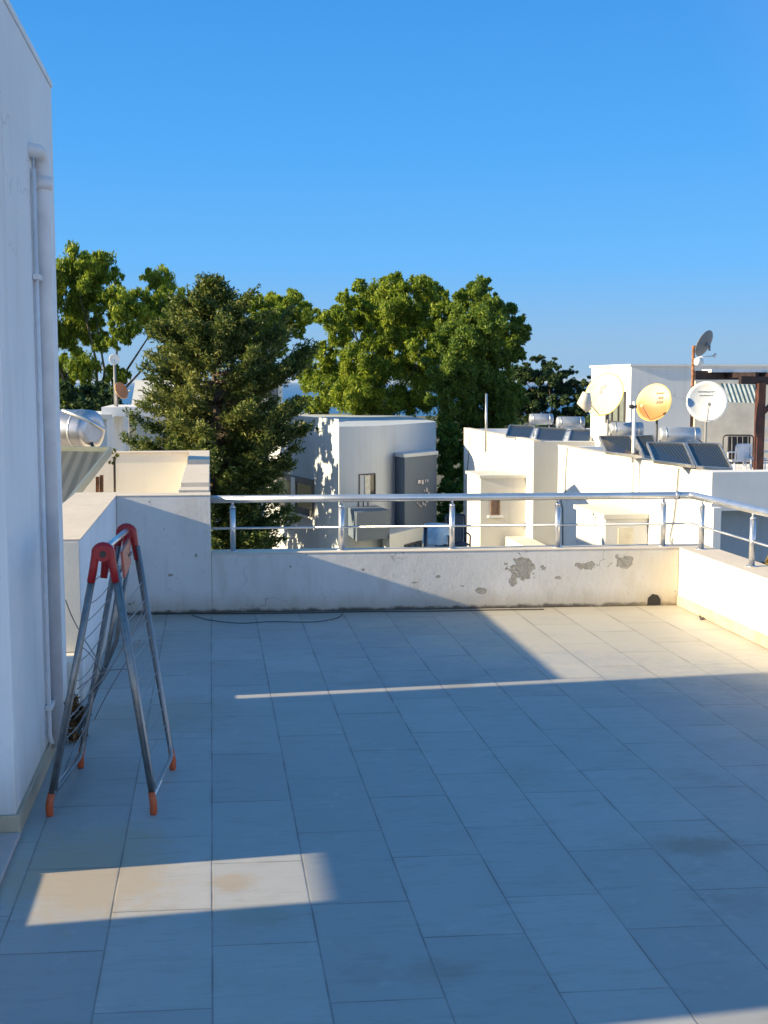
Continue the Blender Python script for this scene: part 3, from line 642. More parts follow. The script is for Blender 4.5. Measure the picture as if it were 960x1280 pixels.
cc = at(572, 668, 30); ch = thing('garden_chair', (cc.x, cc.y, -2.95), 'dark blue armchair beside the white wall right of the middle post', 'chair')
seat_chair(ch, (cc.x, cc.y), .52, -2.95, at(572, 680, 30).z, at(572, 645, 30).z, 'blue_metal', .022, face=-1, pad=1)
# ================================================================== building B (sunlit white, right)
UB = 10.4
B1 = onu(580, 537, UB).y; B2 = onu(667, 553, UB).y; B3 = onu(698, 558, UB).y; B4 = onu(877, 590, UB).y; ZB = -.3
bb = thing('white_apartment_building', (14, 38, -7), 'long white apartment building blazing in sun behind the right of the railing', 'building')
mb = MB(); mb.box(UB, 22, B2, B1, -7, -.62); mb.build('far_wing', 'far_white_paint', bb)
def paraps(segs, z0, z1, t, mat, name, parent):
    mb = MB()
    for (x0, x1, y0, y1) in segs: mb.box(x0, x1, y0, y1, z0, z1)
    return mb.build(name, mat, parent)
paraps([(UB, UB+.22, B2, B1), (UB+.222, 22, B1-.22, B1), (UB+.222, 12.5, B2, B2+.22)], -.619, ZB, .2, 'far_white_paint', 'far_parapet', bb)
MB().box(UB-.01, UB+.24, B2-.01, B1+.01, ZB+.001, ZB+.05).build('parapet_cap', 'cap_render', bb)
# return of the far wing, toned grey for the grazing light
MB().box(UB+.004, 12.45, B2-.03, B2-.002, -7, ZB).build('shade_toned_return', 'return_shade_tone', bb)
MB().box(UB, 22, B4, B3, -7, -.80).build('near_wing', 'far_white_paint', bb)
MB().box(12.3, 22, B3+.002, B2-.032, -7, -.82).build('link_wing', 'far_white_paint', bb)
paraps([(UB, UB+.22, B4+.03, B3), (UB+.222, 12.5, B3-.22, B3)], -.799, ZB, .2, 'far_white_paint', 'near_parapet', bb)
MB().box(UB-.012, UB+.24, B4+.02, B3+.01, ZB+.001, ZB+.05).build('parapet_cap', 'cap_render', bb)
zov = onv(900, 637, B4-.35).z
MB().box(UB-.012, 22, B4-.6, B4-.002, zov, ZB+.06).build('front_parapet_shade_overhang', 'white_paint', bb)  # overhang added so the wall below falls in shade
MB().box(UB+.3, 22, B4-.03, B4-.003, -7, zov-.002).build('front_wall', 'pale_blue_paint', bb)  # pale blue colour stands in for shade on the lower wall
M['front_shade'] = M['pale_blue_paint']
MB().box(UB-.012, UB+.02, B4-.6, B4-.004, -7, zov-.003).build('corner_pier', 'cream_far', bb)
pc = onv(893, 690, B4-.8); MB().box(pc.x-.09, pc.x+.09, B4-.9, B4-.72, -7, onv(893, 634, B4-.8).z, .01).build('column', 'far_white_paint', bb)
# cables on the white wall
def wallcable(pts, label, r=.018, mat='dish_grey'):
    mb = MB(); mb.tube([onu(px, py, UB-.03) for px, py in pts], r, 5); c = mb.build('wall_cable', mat, bb); return c
wallcable([(709, 560), (707, 590), (706, 620)], '')
wallcable([(848, 586), (847, 600), (845, 625), (842, 650), (838, 668), (837, 675), (840, 680), (841, 672)], '')
wallcable([(587, 545), (586, 565), (584, 590)], '')
wallcable([(699, 620), (703, 635), (703, 690)], '', .02)
# bay on the far wing
ybz = -1.55; q = onz(601, 598, ybz); q2 = onz(583, 592, ybz); 
MB().box(q.x, UB-.002, q.y, q2.y, -7, ybz).build('bay', 'cream_far', bb); MB().box(q.x-.06, UB-.003, q.y-.06, q2.y+.04, ybz+.002, ybz+.10).build('bay_roof', 'cream_far', bb)
window(bb, (q.x, q.y), (UB, q.y), 613, 625, 618, 644, fr='window_brown', gl='window_brown', bars=0, sill=True)
fl = onu(646, 672, UB-.3); MB().box(UB-.3, UB-.002, onu(645, 640, UB-.3).y, onu(632, 640, UB-.3).y, onu(640, 673, UB-.3).z, onu(640, 610, UB-.3).z).build('pilaster', 'cream_far', bb)
MB().box(UB-.75, UB-.003, onu(655, 680, UB-.75).y, onu(632, 680, UB-.75).y, -7, onu(646, 678, UB-.75).z).build('ledge', 'cream_far', bb)
# hut against the near wall
zh = -1.62; q = onz(757, 648.5, zh); q2 = onz(715, 636, zh)
ht = thing('garden_hut', (q.x+.5, q.y, -7), 'flat roofed service hut with cream door against the sunlit white wall', 'hut')
MB().box(q.x, UB-.02, q.y, q2.y, -7, zh).build('wall', 'grey_render', ht); MB().box(q.x-.07, UB-.03, q.y-.09, q2.y+.05, zh+.002, zh+.11).build('roof', 'cream_far', ht)
a0 = (q.x, q.y); a1 = (UB, q.y); p = onwall(772, 692, a0, a1); r_ = onwall(791, 660, a0, a1); facing(p, r_, 'door', 'door_cream', ht, .03, .028)
# low wall scrap by the near wing
s0 = onu(803, 684, UB-.5); mb = MB(); mb.prism([(UB-.6, s0.y-1.6), (UB-.05, s0.y-1.6), (UB-.05, s0.y+.1), (UB-.6, s0.y+.1)], -7, s0.z); tag(mb.build('low_wall', 'cream_far'), 'low cream wall stub at the foot of the sunlit white wall', 'wall')
# pole standing by the near wing wall
def pole(px, y0, y1, Z, r, label, mat='aluminium', cat='pole', name='antenna_pole', zb=None, cap=True):
    a = at(px, y0, Z); b = at(px, y1, Z); zb = b.z if zb is None else zb; root = thing(name, (a.x, a.y, zb), label, cat)
    MB().tube([(a.x, a.y, zb), (a.x, a.y, a.z)], r, 8).build('shaft', mat, root)
    if cap: MB().tube([(a.x-.12, a.y, a.z-.12), (a.x+.05, a.y, a.z-.12)], r*1.2, 6).build('bracket', 'black_plastic', root)
    return root
pq = onu(792, 600, UB-.15); Zp = pq.x*sy+pq.y*cy
pole(793, 502, 622, Zp, .045, 'tall pale pole rising past the white wall between two dishes', 'dish_white', zb=onu(791, 625, UB-.15).z)
pq = onu(608, 560, UB-.1); Zp = pq.x*sy+pq.y*cy
pole(608, 492, 580, Zp, .045, 'thin grey antenna pole on the far end of the white building', 'aluminium', zb=onu(608, 565, UB-.1).z, cap=False)
# ---- penthouse C
UC = 12.72; c2 = onu(790, 458, UC); c1 = onu(740, 461, UC); zc = c2.z
pc_ = thing('penthouse', (16, 40, -.8), 'grey and white rooftop penthouse behind the satellite dishes', 'building')
MB().box(UC, 21.5, c2.y, c1.y, -.78, zc).build('wall', 'grey_render', pc_)
MB().box(UC-.02, UC-.001, c2.y, c1.y, -.78, zc).build('white_side', 'far_white_paint', pc_)
MB().box(UC-.08, 21.6, c2.y-.08, c1.y+.05, zc+.002, zc+.07).build('roof_edge', 'grey_render', pc_)
window(pc_, (UC-.021, c2.y), (UC-.021, c1.y), 758, 783, 489, 530, fr='frame_dark', gl='green_frame', bars=2)
stw = onv(925, 500, c2.y-.02); MB().box(onv(868, 500, c2.y).x, 21.4, c2.y-.05, c2.y-.002, -.78, onv(900, 476, c2.y).z).build('beige_wall', 'stone_beige', pc_)
# pergola
pg = thing('pergola', (at(950, 500, 33).x, at(950, 500, 33).y, -.8), 'dark brown timber pergola over the roof seating at the right edge', 'pergola')
a = at(868, 468, 33.4); b = at(1010, 468, 33.4); MB().beam((a.x, a.y, at(900, 469, 33.4).z), (b.x, a.y, at(900, 469, 33.4).z), .16, .24).build('beam', 'wood_dark', pg)
MB().beam((a.x+.35, a.y, at(900, 463.5, 33.4).z), (b.x, a.y, at(900, 463.5, 33.4).z), .7, .08).build('fascia', 'frame_white', pg)
b0 = at(925, 474, 31.5); MB().beam((b0.x, b0.y, b0.z-.02), (b0.x+4, b0.y, b0.z-.12), .16, .2).build('beam', 'wood_dark', pg)
for k in range(4):
    x_ = a.x+.95*k+.9; MB().beam((x_, a.y-1.9, at(900, 470, 33.4).z+.02), (x_, a.y+.9, at(900, 470, 33.4).z+.02), .09, .14).build('rafter', 'wood_dark', pg)
pz = at(951, 480, 31.5); MB().box(pz.x-.10, pz.x+.10, pz.y-.1, pz.y+.1, -.8, b0.z-.1, .01).build('post', 'wood_red', pg)
MB().beam((pz.x+.05, pz.y, pz.z-.75), (pz.x+.75, pz.y, pz.z-.1), .1, .12, (0, 1, 0)).build('brace', 'wood_red', pg)
# shelf/slat screen behind the post
# awning: striped
aw = thing('striped_awning', at(926, 478, 35.6), 'blue and white striped awning hanging under the pergola', 'awning')
x0_, x1_ = at(901, 479, 35.2), at(943, 481, 35.2); n = 15
for mat, par in (('awning_blue', 0), ('awning_white', 1)):
    mb = MB()
    for k in range(n):
        if k % 2 != par: continue
        u0, u1 = k/n, (k+1)/n; T0, T1 = x0_.lerp(x1_, u0), x0_.lerp(x1_, u1)
        sl = lambda u: Vector((.15, -.12, -.52))
        mb.slab([T0, T1, T1+sl(u1), T0+sl(u0)], .02)
    mb.build('stripes', mat, aw)
# folded lounger + plastic chair
fd = thing('folding_rack', at(922, 590, 35.3), 'dark folded garden swing bed standing behind the white chair', 'furniture'); fd.location.z = -.8
a = at(904, 544, 35.3); b = at(942, 544, 35.3); zb_ = -.78
mb = MB(); mb.tube([(a.x, a.y, zb_), (a.x, a.y, a.z-.12)]+arc((a.x, a.y, a.z-.12), (a.x, a.y, a.z), (a.x+.12, a.y, a.z), 4)[1:]+arc((b.x-.12, b.y, a.z), (b.x, b.y, a.z), (b.x, b.y, a.z-.12), 4)+[(b.x, b.y, zb_)], .022, 8); mb.build('frame', 'frame_dark', fd)
MB().box(a.x+.1, b.x-.1, min(a.y, b.y)-.02, min(a.y, b.y)+.03, zb_+.1, a.z-.03).build('cover', 'dark_fabric', fd)
for k in range(4): MB().tube([(a.x+.22+k*.16, min(a.y, b.y)-.03, zb_+.1), (a.x+.20+k*.16, min(a.y, b.y)-.03, a.z-.04)], .012, 5).build('cord', 'dish_grey', fd)
c_ = at(924, 575, 34.0); wc = thing('plastic_chair', (c_.x, c_.y, -.8), 'white plastic armchair on the roof under the pergola', 'chair')
seat_chair(wc, (c_.x, c_.y), .46, -.8, at(924, 576, 34).z, at(924, 555, 34).z, 'white_plastic', .022, face=1, pad=1)
c_ = at(945, 586, 33.6); st = thing('side_table', (c_.x, c_.y, -.8), 'small pale side table right of the white plastic chair', 'table')
MB().box(c_.x-.25, c_.x+.2, c_.y-.2, c_.y+.2, at(945, 574, 33.6).z, at(945, 572, 33.6).z, .005).build('table_top', 'blue_cloth', st)
for sx in (-1, 1):
    for s2 in (-1, 1): MB().tube([(c_.x-.02+sx*.2, c_.y+s2*.17, -.8), (c_.x-.02+sx*.2, c_.y+s2*.17, at(945, 574, 33.6).z-.001)], .018, 6).build('leg', 'white_plastic', st)
# louvre wall pieces right of post
mb = MB()
for k in range(6):
    p = at(962, 520+k*14, 34.5); mb.box(p.x-.35, p.x+1.2, p.y-.02, p.y+.02, p.z-.08, p.z-.02)
p = at(985, 500, 34.5); mb.box(p.x-.05, p.x+.05, p.y-.03, p.y+.03, -.8, p.z); q = at(954, 500, 34.5); mb.box(q.x-.05, q.x+.01, q.y-.03, q.y+.03, -.8, q.z)
tag(mb.build('slatted_screen', 'grey_render'), 'grey slatted screen beyond the pergola post', 'screen')
# ---- solar heaters on B
def quad(pix, Zt, Zb): return [at(*pix[0], Zt), at(*pix[1], Zt), at(*pix[2], Zb), at(*pix[3], Zb)]
G2 = 'solar water heaters on the white building'
solar('solar heater with one dark panel and tank nearest the white penthouse side', [quad([(748.7, 546), (788, 545.5), (801.6, 571), (758, 566)], 31.2, 30.2), quad([(793, 546), (817, 545), (824, 573), (806, 571)], 32.2, 31.2)], (at(764, 537, 32.6), at(802, 537, 32.6), .195), G2)
solar('solar heater with two wide panels and tank below the round white dish', [quad([(808.7, 554.4), (855, 555), (867, 583), (817.8, 577)], 28.2, 27.1), quad([(857.5, 555), (899, 555.7), (915, 587), (871, 584)], 28.2, 27.1)], (at(826, 544, 29.6), at(873, 544, 29.6), .195), G2)
solar('pair of small panels with mirror bright tank at the far roof end', [quad([(637, 532), (668.5, 533.5), (662, 548.5), (632, 546)], 44, 42.8), quad([(673, 535), (709, 536.5), (703, 552), (669, 551)], 43, 41.8)], (at(663, 524, 45.5), at(690, 524, 45.5), .20), G2)
solar('single panel with dull square ended tank left of the cream dish', [quad([(714, 537), (741, 538), (738, 553), (710, 552)], 42.6, 41.4)], (at(697, 528.5, 44.5), at(729, 528.5, 44.5), .22), G2)
# ---- dishes
def dish(label, c, n_, r, mat, mast=None, group=None, feed=True, sx=1., name='satellite_dish', back='dish_grey', depth=.16, farm=.55, fdir=None, mastmat='dish_grey'):
    c = Vector(c); n_ = Vector(n_).normalized(); up = Vector((0, 0, 1)); rt_ = n_.cross(up).normalized(); up = rt_.cross(n_).normalized()
    zb = mast if mast is not None else c.z-r
    root = thing(name, (c.x, c.y, zb), label, 'satellite dish', group)
    def shell(off, flip):
        b = bmesh.new(); R_, S_ = 8, 32; rings = []
        cen = b.verts.new(c-n_*(depth*r+off))
        for i in range(1, R_+1):
            f_ = i/R_; rings.append([b.verts.new(c+(rt_*math.cos(t)*sx+up*math.sin(t))*r*f_-n_*(depth*r*(1-f_*f_)+off)) for t in [2*math.pi*k/S_ for k in range(S_)]])
        for k in range(S_):
            b.faces.new([cen, rings[0][k], rings[0][(k+1) % S_]]).smooth = True
            for i in range(R_-1): b.faces.new([rings[i][k], rings[i+1][k], rings[i+1][(k+1) % S_], rings[i][(k+1) % S_]]).smooth = True
        m = MB(); m.b.free(); m.b = b; return m
    rf = shell(0, 0).build('reflector', mat, root); md = rf.modifiers.new('thick', 'SOLIDIFY'); md.thickness = .02; md.offset = 0
    mb = MB(); mb.tube([c+(rt_*math.cos(t)*sx+up*math.sin(t))*r for t in [2*math.pi*k/32 for k in range(33)]], r*.022, 6); mb.build('rim', back if mat != 'dish_white' else 'dish_white', rf)
    if feed:
        tip = c+n_*r*1.15+up*(-r*farm) if fdir is None else c+Vector(fdir)
        m = MB(); m.tube([c-up*r*.96, tip], r*.022, 6); fa = m.build('feed_arm', 'dish_grey', root)
        m = MB(); m.tube([tip-n_*r*.02, tip-n_*r*.18], [r*.09, r*.055], 10); m.build('feed', back, fa)
    m = MB(); bk = c-n_*(depth*r+.12); m.tube([bk, Vector((bk.x, bk.y, zb))], .03, 8); m.tube([bk, c-n_*depth*r*.9], .05, 8); m.build('mast', mastmat, root)
    root['_b'] = 0; del root['_b']
    return root, rf, rt_, up, n_
def to(p, d=(0, 0, 0)): return (Vector((0, 0, H))-Vector(p)).normalized()+Vector(d)
# D3 white, facing the camera
p = at(884, 502, 31.0); R3 = 25/F*31.0
root, rf, rx, up, nn = dish('large round white dish with blue emblem and lettering in the middle', p, to(p, (.10, 0, .1)), R3, 'dish_white', mast=-.8, group='satellite dishes on the white building', farm=.25)
def dashes(rf, c, rx, up, nn, r, items, mat, nm):
    m = MB()
    for (x_, y_, w, h) in items:
        k = c+rx*x_*r+up*y_*r-nn*(.16*r*(1-(x_*x_+y_*y_)))+nn*.016
        a_, b_ = rx*w*r/2, up*h*r/2; m.hexa([k-a_-b_, k+a_-b_, k+a_-b_-nn*.004, k-a_-b_-nn*.004, k-a_+b_, k+a_+b_, k+a_+b_-nn*.004, k-a_+b_-nn*.004])
    return m.build(nm, mat, rf)
sg = 1 if rx.x > 0 else -1; g = random.Random(5)
it = [(sg*(-.42+.075*k), .50+g.uniform(-.01, .01), .05, .07) for k in range(11)]+[(sg*(-.34+.075*k), .32+g.uniform(-.01, .01), .05, .06) for k in range(9)]
dashes(rf, p, rx, up, nn, R3, it, 'letter_grey', 'lettering')
m = MB(); pts = [(-.97, .02), (-.94, .2), (-.80, .14), (-.66, .0), (-.62, -.12), (-.7, -.22), (-.86, -.3), (-.93, -.22)]
k = [p+rx*sg*a_*R3+up*b_*R3-nn*(.16*R3*(1-(a_*a_+b_*b_)))+nn*.016 for a_, b_ in pts]; m.face(k); m.build('emblem', 'emblem_blue', rf)
# D2 orange
p = at(817, 503, 31.5); R2 = 24/F*31.5
root, rf, rx, up, nn = dish('faded yellow and orange dish with dark marks, middle of the row', p, Vector((-.72, -.62, .30)), R2, 'dish_orange', mast=-.8, group='satellite dishes on the white building', back='dish_yellow', mastmat='frame_dark', farm=.5)
sg = 1 if rx.x > 0 else -1
it = [(sg*(.05+.085*k), .52+.01*(k%2), .06, .10) for k in range(6)]+[(sg*(.2+.11*k), .28, .08, .16) for k in range(3)]+[(sg*(.12+.11*k), .04+.02*(k%2), .08, .15) for k in range(4)]
dashes(rf, p, rx, up, nn, R2, it, 'letter_dark', 'lettering')
# D1 cream at left
p = at(755, 493, 33); R1 = 28/F*33
root, rf, rx, up, nn = dish('bright cream dish tilted to the sun, left end of the row', p, Vector((-.80, -.62, .35)), R1, 'dish_cream', mast=-.8, group='satellite dishes on the white building', back='dish_yellow', fdir=tuple(at(736, 503, 32.3)-p))
sg = 1 if rx.x > 0 else -1
dashes(rf, p, rx, up, nn, R1, [(sg*-.25, .38, .22, .15), (sg*-.30, .18, .13, .24), (sg*-.10, .44, .14, .12)], 'letter_grey', 'emblem')
a = at(735, 503, 32.2); m = MB(); m.tube([a+Vector((-.05, -.02, .26)), a+Vector((-.1, 0, 0)), a+Vector((.02, 0, -.22))], [.10, .19, .08], 28); m.build('feed_shield', 'cream_far', root)
# D4 grey, high on its own mast
p = at(880, 429, 33); m0 = at(867, 430, 33)
root, rf, rx, up, nn = dish('small grey dish seen from behind, high on a rusty mast', p, Vector((-.58, .70, .42)), 17/F*33, 'dish_grey', mast=p.z-.2, group=None, feed=False)
m = MB(); m.tube([at(869, 447, 33), at(892, 445, 33)], .018, 6); m.tube([at(892, 446, 33), at(895, 442, 33)], [.05, .03], 8); m.build('side_arm', 'frame_white', root)
m = MB(); m.tube([(m0.x, m0.y, -.8), (m0.x, m0.y, at(867, 432, 33).z)], .042, 8); m.tube([at(867, 434, 33), at(876, 432, 33.05)], .03, 6); m.build('pole', 'rust', root)
m = MB(); m.tube([at(870, 452, 32.9), at(876, 452, 33)], [.09, .1], 12); m.build('small_lnb_drum', 'dish_white', root)
# left dishes behind
p = at(152, 488, 27.5); dish('small orange dish edge on, above the white house at left', p, Vector((.75, -.55, .35)), 11/F*27.5, 'dish_orange', mast=at(152, 512, 27.5).z, farm=.4, back='dish_yellow')
M['orange_small'] = M['faded_red']
for o_ in bpy.data.objects:
    pass
p = at(143, 449, 28); root = dish('small pale round dish on a tall thin mast in front of the left trees', p, to(p), 6.5/F*28, 'dish_white', mast=at(140, 520, 28).z, farm=.2)
t = NT('dish_terracotta'); t.base((.50, .17, .05)); t.rough(.5); M['dish_terracotta'] = t.m
for o_ in COL.objects:
    if o_.name.startswith('reflector') and o_.parent and 'edge on' in o_.parent.get('label', ''): o_.data.materials[0] = M['dish_terracotta']
# ================================================================== clothes drying rack
rk = thing('drying_rack', (-.42, 4.98, 0), 'folded metal clothes drying rack with red hubs standing by the house', 'drying rack')
NL = onz(62, 1020); NR = onz(192, 1018); FL = onz(101, 960); FR = onz(216, 962)
vn = (NL.y+NR.y)/2; vf = (FL.y+FR.y)/2
HN = onv(129, 692, vn+.02); HF = onv(158, 667, vf)
def V3(v, z=None): return Vector((v.x, v.y, v.z if z is None else z))
def hub(c, dl, dr, w=.03):
    # inverted-U shaped plastic joint: thick arc over the top with two sleeves
    mb = MB(); ax = .028
    L_ = c+Vector((-ax, 0, -.005)); R_ = c+Vector((ax, 0, -.005))
    pts = [L_+dl*.105, L_+dl*.04, L_]+[c+Vector((-ax*math.cos(a), 0, ax*.95*math.sin(a))) for a in [math.pi*k/8 for k in range(1, 8)]]+[R_, R_+dr*.04, R_+dr*.105]
    mb.tube(pts, [.0145, .015, .0165]+[.018]*7+[.0165, .015, .0145], 12)
    mb.tube([c+Vector((0, -.018, 0)), c+Vector((0, .018, 0))], .029, 18)
    return mb
def legs(Hc, L_, R_, far=False):
    dl = (V3(L_, .03)-(Hc+Vector((-.028, 0, 0)))).normalized(); dr = (V3(R_, .03)-(Hc+Vector((.028, 0, 0)))).normalized()
    hb = hub(Hc, dl, dr).build('hub', 'red_plastic', rk)
    MB().tube([Hc+Vector((0, -.022, 0)), Hc+Vector((0, -.018, 0))], .012, 12).build('bolt', 'black_plastic', hb)
    for (s_, d_, ft) in ((-1, dl, L_), (1, dr, R_)):
        top = Hc+Vector((s_*.028, 0, -.005))+d_*.09; bot = V3(ft, .045)
        lg = MB().tube([top, bot], .0115, 12).build('leg', 'rack_tube', rk)
        MB().tube([bot+(top-bot).normalized()*.045, bot, V3(ft, .012), V3(ft, .0)], [.0135, .0145, .015, .012], 12).build('foot', 'orange_plastic', lg)
legs(HN, NL, NR); legs(HF, FL, FR)
MB().tube([HN+Vector((.0, .02, .012)), HF+Vector((0, -.02, .012))], .0125, 12).build('top_bar', 'steel', rk)
for a, b in ((NL, FL), (NR, FR)): MB().tube([V3(a, .07), V3(b, .07)], .0075, 8).build('cross_bar', 'steel', rk)
# catch plate under the top bar
ct = MB(); mid = HN.lerp(HF, .40)+Vector((.052, 0, -.065)); ct.slab([mid+Vector((-.006, -.13, .055)), mid+Vector((-.006, .28, .055)), mid+Vector((.0, .24, -.045)), mid+Vector((.0, -.1, -.05))], .010); ct.build('handle', 'faded_red', rk)
for h_, s_ in ((HN, 1), (HF, -1)):
    m = MB(); m.tube([h_+Vector((.0, .025*s_, 0)), h_+Vector((.004, .05*s_, -.04)), h_+Vector((-.004, .04*s_, -.10))], [.016, .017, .013], 10); m.build('latch', 'red_plastic', rk)
# folded wings (inner U frames with wires)
def wing(Hn, Hf, Ln, Lf, off, name='wing', bow=0.):
    # side tubes run just inside the legs and join by a rounded bar low down
    tn = Hn+Vector((off*.9, .02, -.05)); tf = Hf+Vector((off*.9, -.02, -.05))
    bn = V3(Ln, 0)+(tn-V3(Ln, 0))*.075+Vector((off*.3, .045, 0)); bf = V3(Lf, 0)+(tf-V3(Lf, 0))*.075+Vector((off*.3, -.045, 0))
    r_ = .0092; m = MB(); k = .07
    p1 = bn+(tn-bn).normalized()*k; p2 = bn+(bf-bn).normalized()*k; p3 = bf+(bn-bf).normalized()*k; p4 = bf+(tf-bf).normalized()*k
    m.tube([tn, p1]+arc(p1, bn, p2, 5)[1:]+arc(p3, bf, p4, 5)+[tf], r_, 10); w_ = m.build(name, 'rack_tube' if off < 0 else 'rack_wire', rk)
    for j in range(9):
        u = .16+.085*j; a = tn.lerp(bn, u); b = tf.lerp(bf, u); c = (a+b)/2+Vector((-.01, 0, -.02-.06*random.random()))
        MB().tube([a]+arc(a, c, b, 6)[1:], .0022, 5).build('wire', 'rack_wire', w_)
    return w_
wing(HN+Vector((.02, 0, 0)), HF+Vector((.02, 0, 0)), NR, FR, .03)
wing(HN-Vector((.02, 0, 0)), HF-Vector((.02, 0, 0)), NL, FL, -.012)
# inner third frame hanging between (dark double tube of the photo) with loose wires
m = MB(); a = HN+Vector((.012, .04, -.10)); b = HF+Vector((-.01, -.05, -.10)); c = onv(100, 925, vf-.03); d = onv(150, 700, vf-.1)
m.tube([at(150, 722, 4.97), at(132, 830, 5.05), at(98, 915, 5.3)], .0095, 10); m.tube([at(140, 730, 5.05), at(165, 690, 5.0)], .006, 6); m.build('inner_frame', 'rack_tube', rk)
m = MB(); m.tube([at(160, 705, 5.2), at(146, 800, 5.25), at(120, 862, 5.25), at(104, 905, 5.3)], .0095, 10); m.build('inner_frame', 'rack_tube', rk)
for P_ in ([(110, 740), (125, 720), (160, 705)], [(82, 750), (100, 790), (132, 838)], [(100, 880), (140, 840), (180, 780), (184, 762)], [(96, 862), (130, 830), (150, 838), (166, 838)], [(118, 900), (135, 860), (170, 830), (176, 800)], [(92, 900), (122, 870), (150, 790), (178, 765)], [(104, 810), (118, 825), (127, 845)]):
    Zs = [random.uniform(4.95, 5.15) for _ in P_]; pts = [at(x_, y_, z_) for (x_, y_), z_ in zip(P_, Zs)]
    q = pts if len(pts) == 2 else arc(pts[0], pts[1]*2-(pts[0]+pts[-1])/2 if len(pts) == 3 else pts[1], pts[-1], 8)
    MB().tube(q, .0024, 5).build('wire', 'rack_wire', rk)
# dry plant clump at the foot of the house
dp = thing('dead_plant', onz(92, 925), 'withered brown plant clump at the foot of the left wall', 'plant')
b = onz(94, 925); foliage('leaves', 'dead_leaf', dp, [(b.x, b.y+.0, .05, .05), (b.x+.005, b.y+.02, .12, .045), (b.x-.01, b.y, .17, .035)], 420, .05, .02, seed=9, sub=6)
m = MB(); m.tube([(b.x, b.y, 0), (b.x+.01, b.y, .18)], .006, 5); m.build('stem', 'bark', dp)
# dry plant outside the right parapet
b = Vector((4.0, onu(953, 705, 4.0).y, .1)); zp = onu(953, 712, 4.0).z
pt = thing('dry_plant', (b.x, b.y, zp-.25), 'yellowish dry potted plant just outside the right parapet', 'plant')
foliage('leaves', 'dry_plant_leaf', pt, [(b.x+dx, b.y+dy, zp+dz, .07) for dx, dy, dz in ((0, 0, 0), (.12, .1, .01), (-.05, -.1, -.01), (.2, 0, .02), (.1, -.15, 0))], 900, .045, .02, seed=12, sub=8)
m = MB(); m.tube([(b.x+.08, b.y, zp-.25), (b.x+.08, b.y, zp-.04)], [.08, .11], 14); m.build('pot', 'rust', pt)
lg = MB().box(3.68, 4.6, 3, 8.9, -7, zp-.252); tag(lg.build('lower_roof', 'roof_screed'), 'lower roof strip outside the right parapet carrying the dry plant', 'building')
